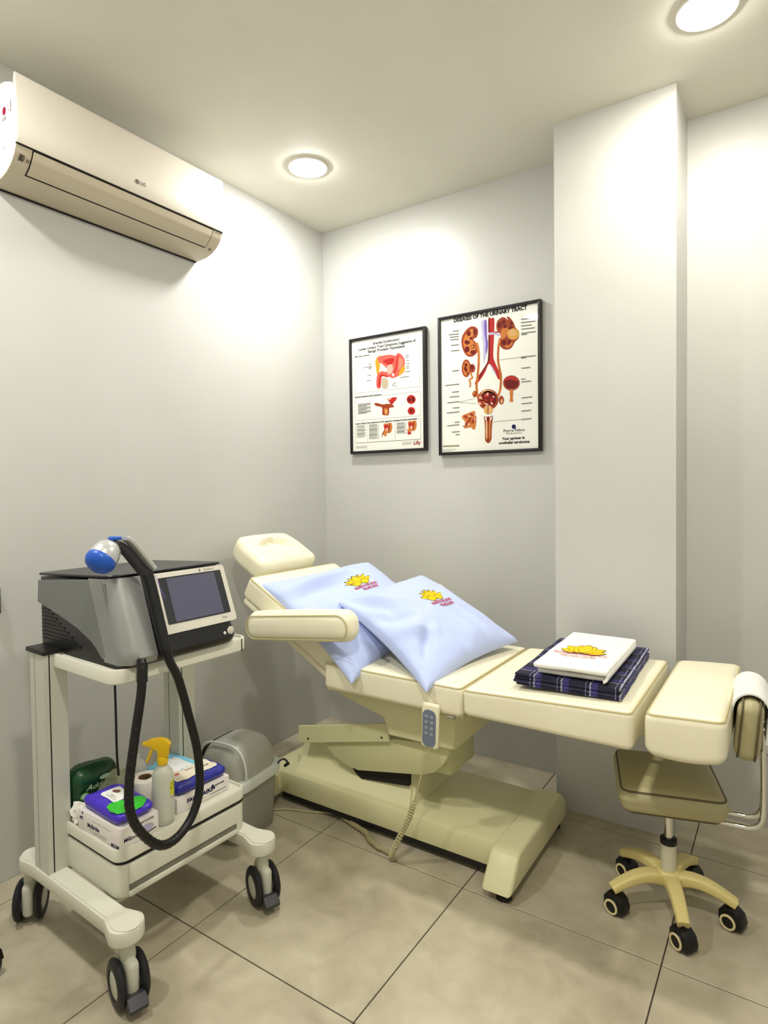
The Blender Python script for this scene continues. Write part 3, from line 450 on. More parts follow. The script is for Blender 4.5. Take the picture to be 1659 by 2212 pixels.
ART_PELVIS = [
('l',[(0.042,0.845),(0.953,0.84)],'art_lightgrey',0.004,0),
('l',[(0.953,0.84),(0.951,0.523)],'art_lightgrey',0.004,0),
('l',[(0.951,0.523),(0.042,0.53)],'art_lightgrey',0.004,0),
('l',[(0.042,0.53),(0.042,0.845)],'art_lightgrey',0.004,0),
('l',[(0.042,0.487),(0.954,0.48)],'art_lightgrey',0.004,0),
('l',[(0.954,0.48),(0.956,0.275)],'art_lightgrey',0.004,0),
('l',[(0.956,0.275),(0.043,0.283)],'art_lightgrey',0.004,0),
('l',[(0.043,0.283),(0.042,0.487)],'art_lightgrey',0.004,0),
('l',[(0.043,0.244),(0.955,0.254)],'art_lightgrey',0.004,0),
('l',[(0.955,0.254),(0.952,0.076)],'art_lightgrey',0.004,0),
('l',[(0.952,0.076),(0.043,0.076)],'art_lightgrey',0.004,0),
('l',[(0.043,0.076),(0.043,0.244)],'art_lightgrey',0.004,0),
('l',[(0.043,0.076),(0.952,0.076)],'art_grey',0.005,0),
('l',[(0.218,0.245),(0.217,0.077)],'art_lightgrey',0.004,0),
('l',[(0.611,0.249),(0.61,0.076)],'art_lightgrey',0.004,0),
('p',[(0.343,0.792),(0.376,0.829),(0.423,0.83),(0.413,0.757),(0.393,0.691),(0.366,0.677),(0.352,0.74)],'art_yellow2',4),
('p',[(0.376,0.817),(0.432,0.832),(0.56,0.831),(0.631,0.816),(0.658,0.836),(0.702,0.823),(0.741,0.789),(0.757,0.749),(0.739,0.696),(0.751,0.678),(0.698,0.65),(0.645,0.632),(0.583,0.625),(0.512,0.648),(0.457,0.664),(0.43,0.643),(0.42,0.588),(0.415,0.555),(0.374,0.55),(0.355,0.582),(0.361,0.649),(0.38,0.681),(0.421,0.7),(0.413,0.757)],'art_coral',4),
('p',[(0.413,0.769),(0.449,0.754),(0.504,0.716),(0.503,0.688),(0.43,0.7),(0.412,0.718)],'art_paper',3),
('p',[(0.45,0.782),(0.523,0.798),(0.604,0.796),(0.603,0.763),(0.54,0.741),(0.504,0.755)],'art_red',3),
('p',[(0.513,0.737),(0.576,0.743),(0.593,0.697),(0.548,0.662),(0.512,0.676)],'art_pink',3),
('p',[(0.658,0.814),(0.639,0.771),(0.629,0.716),(0.602,0.674),(0.619,0.667),(0.651,0.714),(0.657,0.769),(0.675,0.806)],'art_red',3),
('p',[(0.699,0.694),(0.748,0.717),(0.751,0.673),(0.707,0.649),(0.663,0.636)],'art_yellow2',3),
('p',[(0.675,0.79),(0.727,0.774),(0.726,0.73),(0.682,0.69),(0.664,0.702),(0.678,0.745)],'art_salmon',3),
('p',[(0.43,0.671),(0.521,0.647),(0.511,0.637),(0.448,0.653),(0.42,0.633),(0.41,0.567),(0.383,0.563),(0.393,0.63),(0.407,0.662)],'art_red',3),
('p',[(0.575,0.671),(0.61,0.651),(0.592,0.636)],'art_paper',2),
('p',[(0.429,0.627),(0.466,0.638),(0.511,0.623),(0.527,0.581),(0.51,0.549),(0.469,0.54),(0.433,0.56)],'art_taupe',4),
('p',[(0.894,0.418),(0.889,0.404),(0.876,0.392),(0.856,0.385),(0.834,0.383),(0.811,0.387),(0.792,0.397),(0.78,0.41),(0.775,0.425),(0.78,0.44),(0.794,0.451),(0.813,0.458),(0.836,0.46),(0.858,0.455),(0.877,0.446),(0.89,0.433)],'art_red',4),
('p',[(0.831,0.419),(0.827,0.407),(0.816,0.4),(0.802,0.4),(0.791,0.409),(0.787,0.422),(0.792,0.434),(0.803,0.441),(0.817,0.44),(0.828,0.432)],'art_darkred',2),
('p',[(0.882,0.419),(0.878,0.406),(0.866,0.399),(0.853,0.4),(0.842,0.409),(0.838,0.421),(0.843,0.433),(0.854,0.441),(0.868,0.44),(0.878,0.431)],'art_darkred',2),
('p',[(0.887,0.321),(0.883,0.308),(0.871,0.298),(0.855,0.292),(0.836,0.291),(0.816,0.294),(0.8,0.302),(0.789,0.313),(0.786,0.326),(0.79,0.338),(0.801,0.348),(0.818,0.355),(0.837,0.356),(0.857,0.352),(0.873,0.344),(0.883,0.333)],'art_red',4),
('p',[(0.855,0.322),(0.851,0.312),(0.841,0.306),(0.828,0.307),(0.818,0.314),(0.814,0.324),(0.819,0.335),(0.829,0.341),(0.841,0.34),(0.851,0.333)],'art_darkred',2),
('p',[(0.322,0.417),(0.354,0.423),(0.445,0.404),(0.517,0.405),(0.588,0.388),(0.596,0.371),(0.534,0.366),(0.533,0.328),(0.515,0.305),(0.48,0.307),(0.435,0.317),(0.431,0.377),(0.344,0.399)],'art_brown',4),
('p',[(0.462,0.365),(0.507,0.362),(0.507,0.319),(0.471,0.315)],'art_ochre',3),
('p',[(0.48,0.353),(0.507,0.346),(0.502,0.319),(0.484,0.32)],'art_tan',2),
('p',[(0.509,0.45),(0.633,0.455),(0.628,0.431),(0.597,0.412),(0.57,0.391),(0.548,0.404),(0.535,0.421)],'art_red',3),
('p',[(0.509,0.45),(0.571,0.454),(0.535,0.432)],'art_pink',2),
('p',[(0.452,0.229),(0.505,0.232),(0.558,0.235),(0.574,0.197),(0.548,0.15),(0.495,0.147),(0.49,0.125),(0.464,0.123),(0.442,0.154),(0.46,0.18)],'art_ochre',4),
('p',[(0.46,0.218),(0.514,0.218),(0.504,0.178),(0.469,0.18)],'art_red',3),
('p',[(0.525,0.226),(0.545,0.22),(0.535,0.167),(0.513,0.157)],'art_brown',3),
('p',[(0.482,0.19),(0.513,0.189),(0.509,0.162),(0.486,0.168)],'art_pink',2),
('p',[(0.79,0.231),(0.841,0.234),(0.891,0.237),(0.905,0.199),(0.88,0.154),(0.83,0.15),(0.825,0.13),(0.8,0.128),(0.78,0.157),(0.797,0.183)],'art_ochre',4),
('p',[(0.798,0.22),(0.849,0.22),(0.839,0.181),(0.806,0.183)],'art_red',3),
('p',[(0.859,0.228),(0.878,0.221),(0.868,0.17),(0.847,0.16)],'art_brown',3),
('p',[(0.819,0.193),(0.848,0.191),(0.843,0.165),(0.822,0.171)],'art_pink',2),
('l',[(0.46,0.169),(0.428,0.133)],'art_brown',0.014,0),
('l',[(0.432,0.133),(0.423,0.111)],'art_grey',0.006,0),
('p',[(0.79,0.147),(0.827,0.14),(0.831,0.129),(0.797,0.12),(0.781,0.131)],'art_red',2),
('l',[(0.244,0.776),(0.282,0.776)],'art_grey',0.006,0),
('l',[(0.168,0.753),(0.301,0.753)],'art_grey',0.006,0),
('l',[(0.244,0.744),(0.292,0.744)],'art_grey',0.006,0),
('l',[(0.244,0.733),(0.282,0.733)],'art_grey',0.006,0),
('l',[(0.225,0.677),(0.282,0.677)],'art_grey',0.006,0),
('l',[(0.211,0.632),(0.277,0.633)],'art_grey',0.006,0),
('l',[(0.763,0.801),(0.811,0.801)],'art_grey',0.006,0),
('l',[(0.763,0.785),(0.806,0.785)],'art_grey',0.006,0),
('l',[(0.775,0.757),(0.81,0.757)],'art_grey',0.006,0),
('l',[(0.779,0.732),(0.822,0.732)],'art_grey',0.006,0),
('l',[(0.774,0.708),(0.813,0.708)],'art_grey',0.006,0),
('l',[(0.773,0.694),(0.812,0.694)],'art_grey',0.006,0),
('l',[(0.76,0.664),(0.829,0.664)],'art_grey',0.006,0),
('l',[(0.689,0.621),(0.81,0.622)],'art_grey',0.006,0),
('l',[(0.081,0.428),(0.271,0.426)],'art_grey',0.006,0),
('l',[(0.081,0.417),(0.27,0.416)],'art_grey',0.006,0),
('l',[(0.081,0.406),(0.214,0.408)],'art_grey',0.006,0),
('l',[(0.081,0.396),(0.27,0.395)],'art_grey',0.006,0),
('l',[(0.081,0.385),(0.27,0.384)],'art_grey',0.006,0),
('l',[(0.081,0.374),(0.214,0.376)],'art_grey',0.006,0),
('l',[(0.081,0.363),(0.27,0.363)],'art_grey',0.006,0),
('l',[(0.081,0.353),(0.27,0.352)],'art_grey',0.006,0),
('l',[(0.081,0.342),(0.214,0.345)],'art_grey',0.006,0),
('l',[(0.06,0.229),(0.176,0.229)],'art_grey',0.007,0),
('l',[(0.06,0.217),(0.195,0.216)],'art_lightgrey',0.007,0),
('l',[(0.06,0.204),(0.176,0.204)],'art_lightgrey',0.007,0),
('l',[(0.06,0.192),(0.194,0.191)],'art_grey',0.007,0),
('l',[(0.06,0.18),(0.176,0.18)],'art_lightgrey',0.007,0),
('l',[(0.06,0.168),(0.194,0.167)],'art_lightgrey',0.007,0),
('l',[(0.06,0.155),(0.176,0.156)],'art_grey',0.007,0),
('l',[(0.06,0.143),(0.194,0.143)],'art_lightgrey',0.007,0),
('l',[(0.06,0.131),(0.176,0.131)],'art_lightgrey',0.007,0),
('l',[(0.241,0.23),(0.361,0.23)],'art_grey',0.007,0),
('l',[(0.241,0.219),(0.388,0.218)],'art_lightgrey',0.007,0),
('l',[(0.241,0.208),(0.361,0.208)],'art_lightgrey',0.007,0),
('l',[(0.241,0.197),(0.388,0.196)],'art_lightgrey',0.007,0),
('l',[(0.241,0.186),(0.361,0.187)],'art_grey',0.007,0),
('l',[(0.241,0.175),(0.388,0.175)],'art_lightgrey',0.007,0),
('l',[(0.241,0.164),(0.36,0.165)],'art_lightgrey',0.007,0),
('l',[(0.241,0.153),(0.387,0.153)],'art_lightgrey',0.007,0),
('l',[(0.241,0.142),(0.36,0.143)],'art_grey',0.007,0),
('l',[(0.241,0.131),(0.387,0.131)],'art_lightgrey',0.007,0),
('l',[(0.241,0.12),(0.36,0.122)],'art_lightgrey',0.007,0),
('l',[(0.241,0.109),(0.387,0.11)],'art_lightgrey',0.007,0),
('l',[(0.635,0.227),(0.741,0.227)],'art_grey',0.007,0),
('l',[(0.635,0.217),(0.774,0.216)],'art_lightgrey',0.007,0),
('l',[(0.635,0.207),(0.74,0.208)],'art_lightgrey',0.007,0),
('l',[(0.635,0.198),(0.774,0.198)],'art_lightgrey',0.007,0),
('l',[(0.635,0.188),(0.74,0.189)],'art_grey',0.007,0),
('l',[(0.634,0.179),(0.773,0.179)],'art_lightgrey',0.007,0),
('l',[(0.634,0.169),(0.739,0.17)],'art_lightgrey',0.007,0),
('l',[(0.634,0.16),(0.773,0.16)],'art_lightgrey',0.007,0),
('l',[(0.634,0.15),(0.739,0.152)],'art_grey',0.007,0),
('l',[(0.634,0.141),(0.772,0.141)],'art_lightgrey',0.007,0),
('l',[(0.707,0.06),(0.838,0.061)],'art_lightgrey',0.004,0),
('l',[(0.707,0.053),(0.837,0.053)],'art_lightgrey',0.004,0),
('l',[(0.706,0.046),(0.837,0.046)],'art_lightgrey',0.004,0),
('l',[(0.706,0.038),(0.837,0.039)],'art_lightgrey',0.004,0),
('l',[(0.043,0.045),(0.212,0.045)],'art_lightgrey',0.004,0),
('l',[(0.043,0.038),(0.212,0.038)],'art_lightgrey',0.004,0),
('l',[(0.043,0.032),(0.212,0.032)],'art_lightgrey',0.004,0),
('l',[(0.577,0.56),(0.609,0.58),(0.627,0.581)],'art_grey',0.006,0),
('l',[(0.591,0.554),(0.653,0.555)],'art_grey',0.005,0)]
# ------------------------------------------------------------------ setting
CEIL = 2.745; RX1 = 2.78; RY0 = -3.42
M_WALL = wall_mat('wall_paint', (203, 203, 199), (197, 197, 192), .36)
M_CEIL = mat('ceiling_paint', (228, 225, 212), .7, vary=(2, (221, 218, 203), 3), bump=(30, .05, .01))
M_GROUT = mat('grout', (58, 50, 40), .85, bump=(60, .3, .004))
M_TILE = tile_mat()
fl = struct(obj('floor', box((-.1, RY0-.1, -.12), (RX1+.1, .1, -.0025)), M_GROUT), 'beige stone tile floor with thin dark joints')
xs = [0] + [.114+.6*i for i in range(5)] + [RX1]; ys = [RY0] + [-.3415-.6*i for i in range(5, -1, -1)] + [0]
tile_cache = {}
for i in range(len(xs)-1):
    for j in range(len(ys)-1):
        g = .0017; w = round(xs[i+1]-xs[i]-2*g, 4); d = round(ys[j+1]-ys[j]-2*g, 4)
        if (w, d) not in tile_cache:
            bm = BM(); add_box(bm, (-w/2, -d/2, -.011), (w/2, d/2, 0))
            bmesh.ops.bevel(bm, geom=[e for e in bm.edges if all(v.co.z > -.001 for v in e.verts)], offset=.0012, segments=1, affect='EDGES')
            me = bpy.data.meshes.new('tile'); bm.to_mesh(me); bm.free(); me.materials.append(M_TILE); tile_cache[(w, d)] = me
        t = bpy.data.objects.new('tile', tile_cache[(w, d)]); COL.objects.link(t); t.parent = fl
        t.location = ((xs[i]+xs[i+1])/2, (ys[j]+ys[j+1])/2, 0)
struct(obj('wall_left', box((-.1, RY0-.1, -.02), (0, .1, CEIL+.1)), M_WALL, smooth=False), 'plain pale grey painted wall behind the trolley')
struct(obj('wall_back', box((0, 0, -.02), (RX1+.1, .1, CEIL+.1)), M_WALL, smooth=False), 'pale grey painted wall behind the treatment bed')
struct(obj('wall_column', box((1.4115, -.276, -.02), (1.856, 0, CEIL+.05)), M_WALL, smooth=False), 'square pale grey pillar standing out of the back wall')
struct(obj('wall_right', box((RX1, RY0-.1, -.02), (RX1+.1, 0, CEIL+.1)), M_WALL, smooth=False), 'pale grey painted wall at the right')
struct(obj('wall_front', box((0, RY0-.1, -.02), (RX1, RY0, CEIL+.1)), M_WALL, smooth=False), 'pale grey painted wall facing the bed')
struct(obj('ceiling', box((-.1, RY0-.1, CEIL), (RX1+.1, .1, CEIL+.12)), M_CEIL, smooth=False), 'flat warm white painted ceiling')

# ------------------------------------------------------------------ ceiling lights
M_RIM = mat('light_rim', (235, 230, 218), .35)
def ceiling_light(x, y, colour, label, k=1.0):
    t = thing('ceiling_light', label, 'light', (x, y, CEIL), 0, 'round ceiling downlights')
    obj('rim', lathe([(.088, 0), (.088, -.004), (.084, -.008), (.078, -.008), (.076, -.004), (.076, 0)], 40), M_RIM, t)
    m = bpy.data.materials.new('lamp_lens'); m.use_nodes = True; b = m.node_tree.nodes['Principled BSDF']
    b.inputs['Base Color'].default_value = (.9, .9, .9, 1); b.inputs['Emission Color'].default_value = (*colour, 1); b.inputs['Emission Strength'].default_value = LAMP_STRENGTH*k
    obj('lens', lathe([(.0755, -.003), (.0755, -.0085), (.071, -.0125), (.05, -.0150), (0, -.016)], 32), m, t)
    return t
ceiling_light(.407, -.596, LAMP_COOL, 'lit round downlight in the ceiling near the air conditioner', .82)
ceiling_light(1.985, -.598, LAMP_WARM, 'lit round downlight in the ceiling in front of the pillar', .75)
ceiling_light(.407, -2.35, LAMP_COOL, 'lit round downlight in the ceiling out of view above the left wall', 1.0)
ceiling_light(1.985, -2.35, LAMP_WARM, 'lit round downlight in the ceiling out of view behind the camera', 1.2)

# ------------------------------------------------------------------ air conditioner
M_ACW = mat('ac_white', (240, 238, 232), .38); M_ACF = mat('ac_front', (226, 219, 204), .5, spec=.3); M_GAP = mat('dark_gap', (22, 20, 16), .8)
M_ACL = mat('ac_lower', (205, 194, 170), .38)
def air_conditioner():
    t = thing('air_conditioner', 'white wall-mounted split air conditioner high on the left wall', 'air conditioner', (0, -1.307, 2.325))
    L = .4175
    low = [(.002, -.0015), (.045, .0), (.078, .004), (.11, .014), (.14, .032), (.162, .056), (.174, .082)]
    obj('body', prism([(0.001, .002), (.045, .002)]+[(x-.004, z+.003) for x, z in low[2:]]+[(.172, .10), (.168, .255), (.15, .283), (.11, .298), (.05, .305), (0.001, .306)], -L, L, 'y', .004), M_ACW, t)
    obj('front_panel', prism([(.160, .086), (.180, .086), (.187, .10), (.190, .14), (.189, .2), (.185, .27), (.181, .297), (.177, .303), (.172, .303), (.166, .28)], -L-.002, L+.002, 'y', .003, 2), M_ACF, t)
    def strip(name, a, b, y0, y1, off, m, parent, th=.003):
        def at(s):   # along the lower curve
            s = max(0, min(1, s))*(len(low)-1); i = min(int(s), len(low)-2); f = s-i
            return Vector((low[i][0]*(1-f)+low[i+1][0]*f, 0, low[i][1]*(1-f)+low[i+1][1]*f))
        def fn(u, v):
            s = a+(b-a)*u; p = at(s); q = at(s+.02)-at(s-.02); n = Vector((q.z, 0, -q.x)).normalized()
            p = p+n*off; return (p.x, y0+(y1-y0)*v, p.z)
        return obj(name, sheet(fn, 20, 4, -th), m, parent)
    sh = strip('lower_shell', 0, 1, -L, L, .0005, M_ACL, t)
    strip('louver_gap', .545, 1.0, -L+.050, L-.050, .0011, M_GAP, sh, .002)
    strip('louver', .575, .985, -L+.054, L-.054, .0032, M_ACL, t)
    obj('wall_shadow_strip', box((.0005, -L+.004, -.006), (.008, L-.004, .29)), M_GAP, t)  # dark strip standing in for the shadow gap between unit and wall
    obj('seam', box((.160, -L+.001, .0815), (.1772, L-.001, .0865)), M_GAP, t)
    p = Print(); ink('ink_grey', (120, 112, 98)); ink('ink_dark', (60, 55, 50)); ink('ink_crimson', (150, 20, 60)); ink('ink_pale', (205, 150, 165))
    p.ell(.0, .128, .0085, .0085, 'ink_grey'); p.text('LG', .025, .128, .017, 'ink_grey', .0004)
    onp = lambda u, v, h: (.1894+h*3+(0 if v > .12 else -.0004), u, v)
    p.build('logo_print', onp, t); p = Print(); p.text('DUAL Inverter', .365, .115, .0085, 'ink_grey'); p.build('model_print', onp, t)
    q = Print(); q.text('80', -.395, .8, .016, 'ink_dark', .0004); q.text('eco', -.372, .8, .012, 'ink_dark')
    parts_ = [q]; q = Print(); parts_.append(q); q.text('88', .392, .55, .014, 'ink_dark')
    def onlow(u, v, h):
        s = (.8 + (v-.8)*10 if v > .7 and u < 0 else .55+(v-.55)*6) ; s = max(.1, min(.98, s))*(len(low)-1); i = min(int(s), len(low)-2); f = s-i
        return (low[i][0]*(1-f)+low[i+1][0]*f+.0018+h, u, low[i][1]*(1-f)+low[i+1][1]*f-.0014-h)
    for q in parts_: q.build('display_print', onlow, t)
    s = Print(); s.ell(.105, .205, .011, .013, 'ink_crimson'); s.text('LG', .105, .181, .017, 'ink_dark', .0003)
    onside = lambda u, v, h: (u, -L-h-.0003, v)
    s.build('side_logo', onside, t); s = Print(); s.line([(.149, .226), (.147, .188)], .003, 'ink_dark'); s.line([(.125, .212), (.138, .219)], .002, 'ink_pale'); s.line([(.128, .2), (.14, .198)], .004, 'ink_pale'); s.build('side_sticker', onside, t); s = Print(); s.line([(.09, .085), (.1, .092), (.108, .085)], .0018, 'ink_grey', 3)
    s.build('side_mark', onside, t)
air_conditioner()

# ------------------------------------------------------------------ framed charts
M_FRAME = mat('frame_black', (14, 13, 13), .35); M_PAPER = mat('chart_paper', (236, 236, 226), .3, vary=(3, (230, 231, 222), 2), bump=(7, .1, .01), coat=.25)
for n, c in (('art_lilac', (186, 182, 214)), ('art_violet', (120, 96, 178)), ('art_red', (178, 40, 38)), ('art_darkred', (104, 22, 18)), ('art_brown', (150, 60, 32)), ('art_ochre', (196, 118, 56)), ('art_yellow', (206, 158, 70)),
             ('art_tan', (214, 166, 112)), ('art_pink', (226, 168, 150)), ('art_paper', (238, 236, 228)), ('art_navy', (28, 36, 84)), ('art_grey', (112, 112, 106)), ('art_lightgrey', (176, 176, 170)), ('art_olive', (120, 118, 60)),
             ('art_yellow2', (222, 150, 40)), ('art_coral', (218, 92, 80)), ('art_salmon', (226, 130, 105)), ('art_taupe', (186, 172, 148)), ('art_black', (20, 18, 20)), ('art_crimson', (150, 20, 30))): ink(n, c, .45)
def framed_chart(x0, x1, z0, z1, label, art, texts, fw=.014, tilt=0.0):
    W = x1-x0; Hh = z1-z0; t = thing('framed_chart', label, 'poster', ((x0+x1)/2, -.001, z0), 0, 'framed medical charts')
    t.rotation_euler = (tilt, 0, 0)
    bm = BM(); d = .028                    # mitred frame of four bars
    o_, i_ = [(-W/2, 0), (W/2, 0), (W/2, Hh), (-W/2, Hh)], [(-W/2+fw, fw), (W/2-fw, fw), (W/2-fw, Hh-fw), (-W/2+fw, Hh-fw)]
    for a in range(4):
        b = (a+1) % 4; q = [o_[a], o_[b], i_[b], i_[a]]
        sub = BM(); add_prism(sub, q, -d, 0, 'y', .0015, 2); me = bpy.data.meshes.new('x'); sub.to_mesh(me); sub.free(); obj_ = link('frame_bar', me, M_FRAME, t)
    obj('backing', box((-W/2+.004, -.006, .004), (W/2-.004, -.001, Hh-.004)), M_FRAME, t)
    iw, ih = W-2*fw, Hh-2*fw
    ys_ = -.019
    def crease(u, v): return 0.0
    sh = obj('chart_sheet', sheet(lambda u, v: (-iw/2+iw*u, ys_-crease(u, v), fw+ih*v), 10, 60, .0006), M_PAPER, t, angle=80)
    p = Print()
    for it in art:
        if it[0] == 'p': p.poly(it[1], it[2], it[3])
        else: p.line(it[1], it[3], it[2], it[4], ih/iw)
    onsheet = lambda u, v, h: (-iw/2+iw*u, ys_-crease(max(0, min(1, u)), v)-.0003-h*.8, fw+ih*v)
    dots = [it for it in p.items if it[2] == 'art_navy']; p.items = [it for it in p.items if it[2] != 'art_navy']
    p.build('chart_drawing', onsheet, sh, step=.000014)
    if dots: p.items = dots; p.build('emblem_dot', onsheet, sh, step=.000014)
    for (s, x, y, size, m, bold, wd) in texts:
        p = Print(); p.text(s, x, y, size, m, bold, width=wd, aspect=iw/ih); p.build('lettering', onsheet, sh, base=.0012)
    return t
framed_chart(.197, .672, 1.498, 2.121, 'black framed medical chart with three ruled panels, the smaller of the two', ART_PELVIS, [
    ('Erectile Dysfunction/', .5, .953, .042, 'art_black', .0009, .375), ('Lower Urinary Tract Symptoms Suggestive of', .5, .919, .042, 'art_black', .0009, .80), ('Benign Prostatic Hyperplasia', .5, .887, .042, 'art_black', .0009, .515),
    ('Male Pelvic Anatomy', .155, .859, .024, 'art_black', .0006, .22), ('Erectile Dysfunction (ED) Symptoms', .232, .4935, .024, 'art_black', .0006, .385), ('Lower Urinary Tract Symptoms (LUTS) Suggestive of Benign Prostatic Hyperplasia', .475, .252, .024, 'art_black', .0006, .865),
    ('Lilly', .905, .047, .06, 'art_crimson', .0012, .095)])
framed_chart(.745, 1.268, 1.470, 2.149, 'black framed urinary tract chart with kidneys and bladder, the larger of the two', ART_BLADDER, [
    ('DISEASES OF THE URINARY TRACT', .52, .981, .052, 'art_black', .0022, .75), ('Pierre Fabre', .762, .133, .036, 'art_black', .0002, .205), ('Médicament', .76, .1135, .022, 'art_grey', 0, .15),
    ('Your partner in', .756, .0775, .034, 'art_black', .0012, .225), ('urothelial carcinoma', .762, .0485, .034, 'art_black', .0012, .30)])
# ------------------------------------------------------------------ wall socket
t = thing('wall_socket', 'cream double wall socket low on the wall behind the stool', 'socket', (2.165, -.0005, .262))
M_SOCK = mat('socket_cream', (226, 218, 190), .4)
obj('plate', rbox((.12, .010, .066), .004, (0, -.005, .033)), M_SOCK, t)
for dx in (-.032, .032):
    q = obj('outlet', rbox((.044, .006, .044), .003, (dx, -.0115, .033)), M_SOCK, t)
    for (ax, az, w) in ((-.009, .006, .005), (.009, .006, .005), (0, -.010, .007)):
        obj('hole', box((dx+ax-w/2, -.0152, .033+az-.004), (dx+ax+w/2, -.0146, .033+az+.004)), M_GAP, q)
# ------------------------------------------------------------------ building in world coordinates under a root
def rootM(t): return Matrix.Translation(t.location) @ t.rotation_euler.to_matrix().to_4x4()
def wobj(name, bm, m, parent, root=None, **kw):
    bmesh.ops.transform(bm, matrix=rootM(root or parent).inverted(), verts=bm.verts[:])
    return obj(name, bm, m, parent, **kw)
def RY(a, c): return Matrix.Translation(c) @ Matrix.Rotation(a, 4, 'Y')
def cushion(s, r, M, k=(10, 10, 2), crown=.01, shape=None):
    bm = BM(); add_rbox(bm, s, r, k=k, crown=crown, shape=shape, seg=3); bmesh.ops.transform(bm, matrix=M, verts=bm.verts[:]); return bm
def piping(s, ins, z, M, r=.0035, rad=.016, crown=0.0, shape=None):
    P = [Vector((x, y, z+crown*max(0, 1-(2*x/s[0])**2)*max(0, 1-(2*y/s[1])**2))) for x, y in rrect(s[0]-2*ins, s[1]-2*ins, rad, 6)]
    D = []
    for a, b in zip(P, P[1:]+P[:1]):
        n = max(1, int((b-a).length/.03)); D += [a.lerp(b, i/n) for i in range(n)]
    if shape: D = [shape(p) for p in D]
    return tube([M @ p for p in D], r, 6, closed=True)

M_VINYL = mat('cream_vinyl', (244, 239, 212), .42, vary=(6, (239, 233, 204), 2), bump=(160, .05, .001), coat=.1)
M_PIPE = mat('cream_piping', (196, 184, 138), .5)
M_SHELL = mat('cream_plastic', (226, 222, 180), .36, vary=(4, (219, 215, 170), 2))
M_SHELL2 = mat('cream_metal_cover', (208, 206, 160), .42)
M_BLACK = mat('black_rubber_and_shadow', (20, 19, 20), .55); M_STEEL = mat('bright_steel', (200, 200, 196), .22, 1.0)

# ------------------------------------------------------------------ treatment bed
BX, BY = .93, -.64
bed = thing('treatment_bed', 'cream vinyl reclining treatment bed with raised back and cream lift base', 'bed', (BX, BY, 0))
# lower frame
obj_plate = wobj('base_plate', prism([(.395, .04), (1.425, .04), (1.425, .105), (1.405, .13), (.415, .13), (.395, .105)], -.852, -.44, 'y', .010, 2), M_SHELL, bed)
for (x0, x1) in ((1.385, 1.485), (.335, .425)):
    poly = [(-.955, .032), (-.935, .030), (-.395, .03), (-.385, .04), (-.385, .095), (-.42, .130), (-.85, .133), (-.872, .129), (-.886, .118), (-.950, .045)]
    w = wobj('end_foot', prism(poly, x0, x1, 'x', .012, 3), M_SHELL, bed)
    for fy in (-.915, -.425):
        wobj('levelling_foot', lathe([(0, .031), (.012, .031), (.014, .016), (.024, .013), (.026, .002), (.024, 0), (0, 0)], 20, c=((x0+x1)/2+.012, fy, 0)), M_BLACK, w, bed)
wobj('painted_under_shadow', prism([(.43, .022), (1.38, .022), (1.38, .041), (.43, .041)], -.847, -.46, 'y'), M_BLACK, bed)  # black slab that paints the shadow line under the base plate
# pedestal with open front pocket
ped = BM()
add_loft(ped, [[(.47-s*.02+a*.0, -.825+s, z) for a in (0,)] + [(1.05-s*.35, -.825+s, z), (1.05-s*.35, -.50-s*.2, z), (.47+s*1.0, -.50-s*.2, z)] for (s, z) in ((0, .128), (.025, .142), (.05, .19), (.07, .25))])
bmesh.ops.bevel(ped, geom=[e for e in ped.edges if abs(e.verts[0].co.z-e.verts[1].co.z) > .005], offset=.012, segments=2, affect='EDGES')
pd = wobj('pedestal', ped, M_SHELL, bed)
wobj('pocket', prism([(.745, .215), (.770, .186), (.80, .168), (1.02, .196), (1.02, .262), (.76, .235)], -.792, -.776, 'y'), M_GAP, pd, bed)
# tilted lift cover with rounded belly
def tilt(poly, a, c):
    return [(c[0]+(x-c[0])*math.cos(a)-(z-c[1])*math.sin(a), c[1]+(x-c[0])*math.sin(a)+(z-c[1])*math.cos(a)) for x, z in poly]
tub = [(.60, .33), (1.13, .33), (1.185, .36), (1.15, .285), (1.10, .245), (1.04, .225), (.78, .207), (.72, .222), (.66, .255), (.62, .292)]
tub = [(.595, .325), (1.20, .40), (1.205, .37), (1.18, .325), (1.14, .284), (1.09, .262), (.80, .207), (.74, .213), (.68, .236), (.63, .275)]
wobj('lift_cover', prism(tub, -.815, -.765, 'y', .01, 2), M_SHELL2, bed)
wobj('lift_column', box((.97, -.74, .25), (1.17, -.54, .45), .006), M_SHELL2, bed)
sp = wobj('side_plate', prism([(.505, .258), (.958, .362), (.950, .43), (.509, .330)], -.829, -.817, 'y', .002, 1), M_SHELL2, bed)
for (x, z) in ((.56, .288), (.925, .372)):
    wobj('screw', lathe([(0, 0), (.004, 0), (.004, .002), (0, .002)], 10, M=Matrix.Rotation(PI/2, 4, 'X'), c=(x, -.829, z)), M_GAP, sp, bed)
wobj('seat_frame', prism([(.70, .552), (.705, .525), (.76, .502), (.945, .455), (.965, .395), (1.235, .40), (1.245, .552)], -.845, -.44, 'y', .008, 2), M_SHELL, bed)
wobj('frame_rail', prism([(.72, .557), (.72, .538), (1.30, .538), (1.30, .557)], -.90, -.38, 'y', .004, 1), M_SHELL2, bed)
wobj('leg_bracket', box((1.26, -.70, .53), (1.92, -.58, .572), .004), M_SHELL2, bed)
wobj('pivot_pin', tube([(1.255, -.93, .553), (1.285, -.93, .553)], .006, 10), M_STEEL, bed)
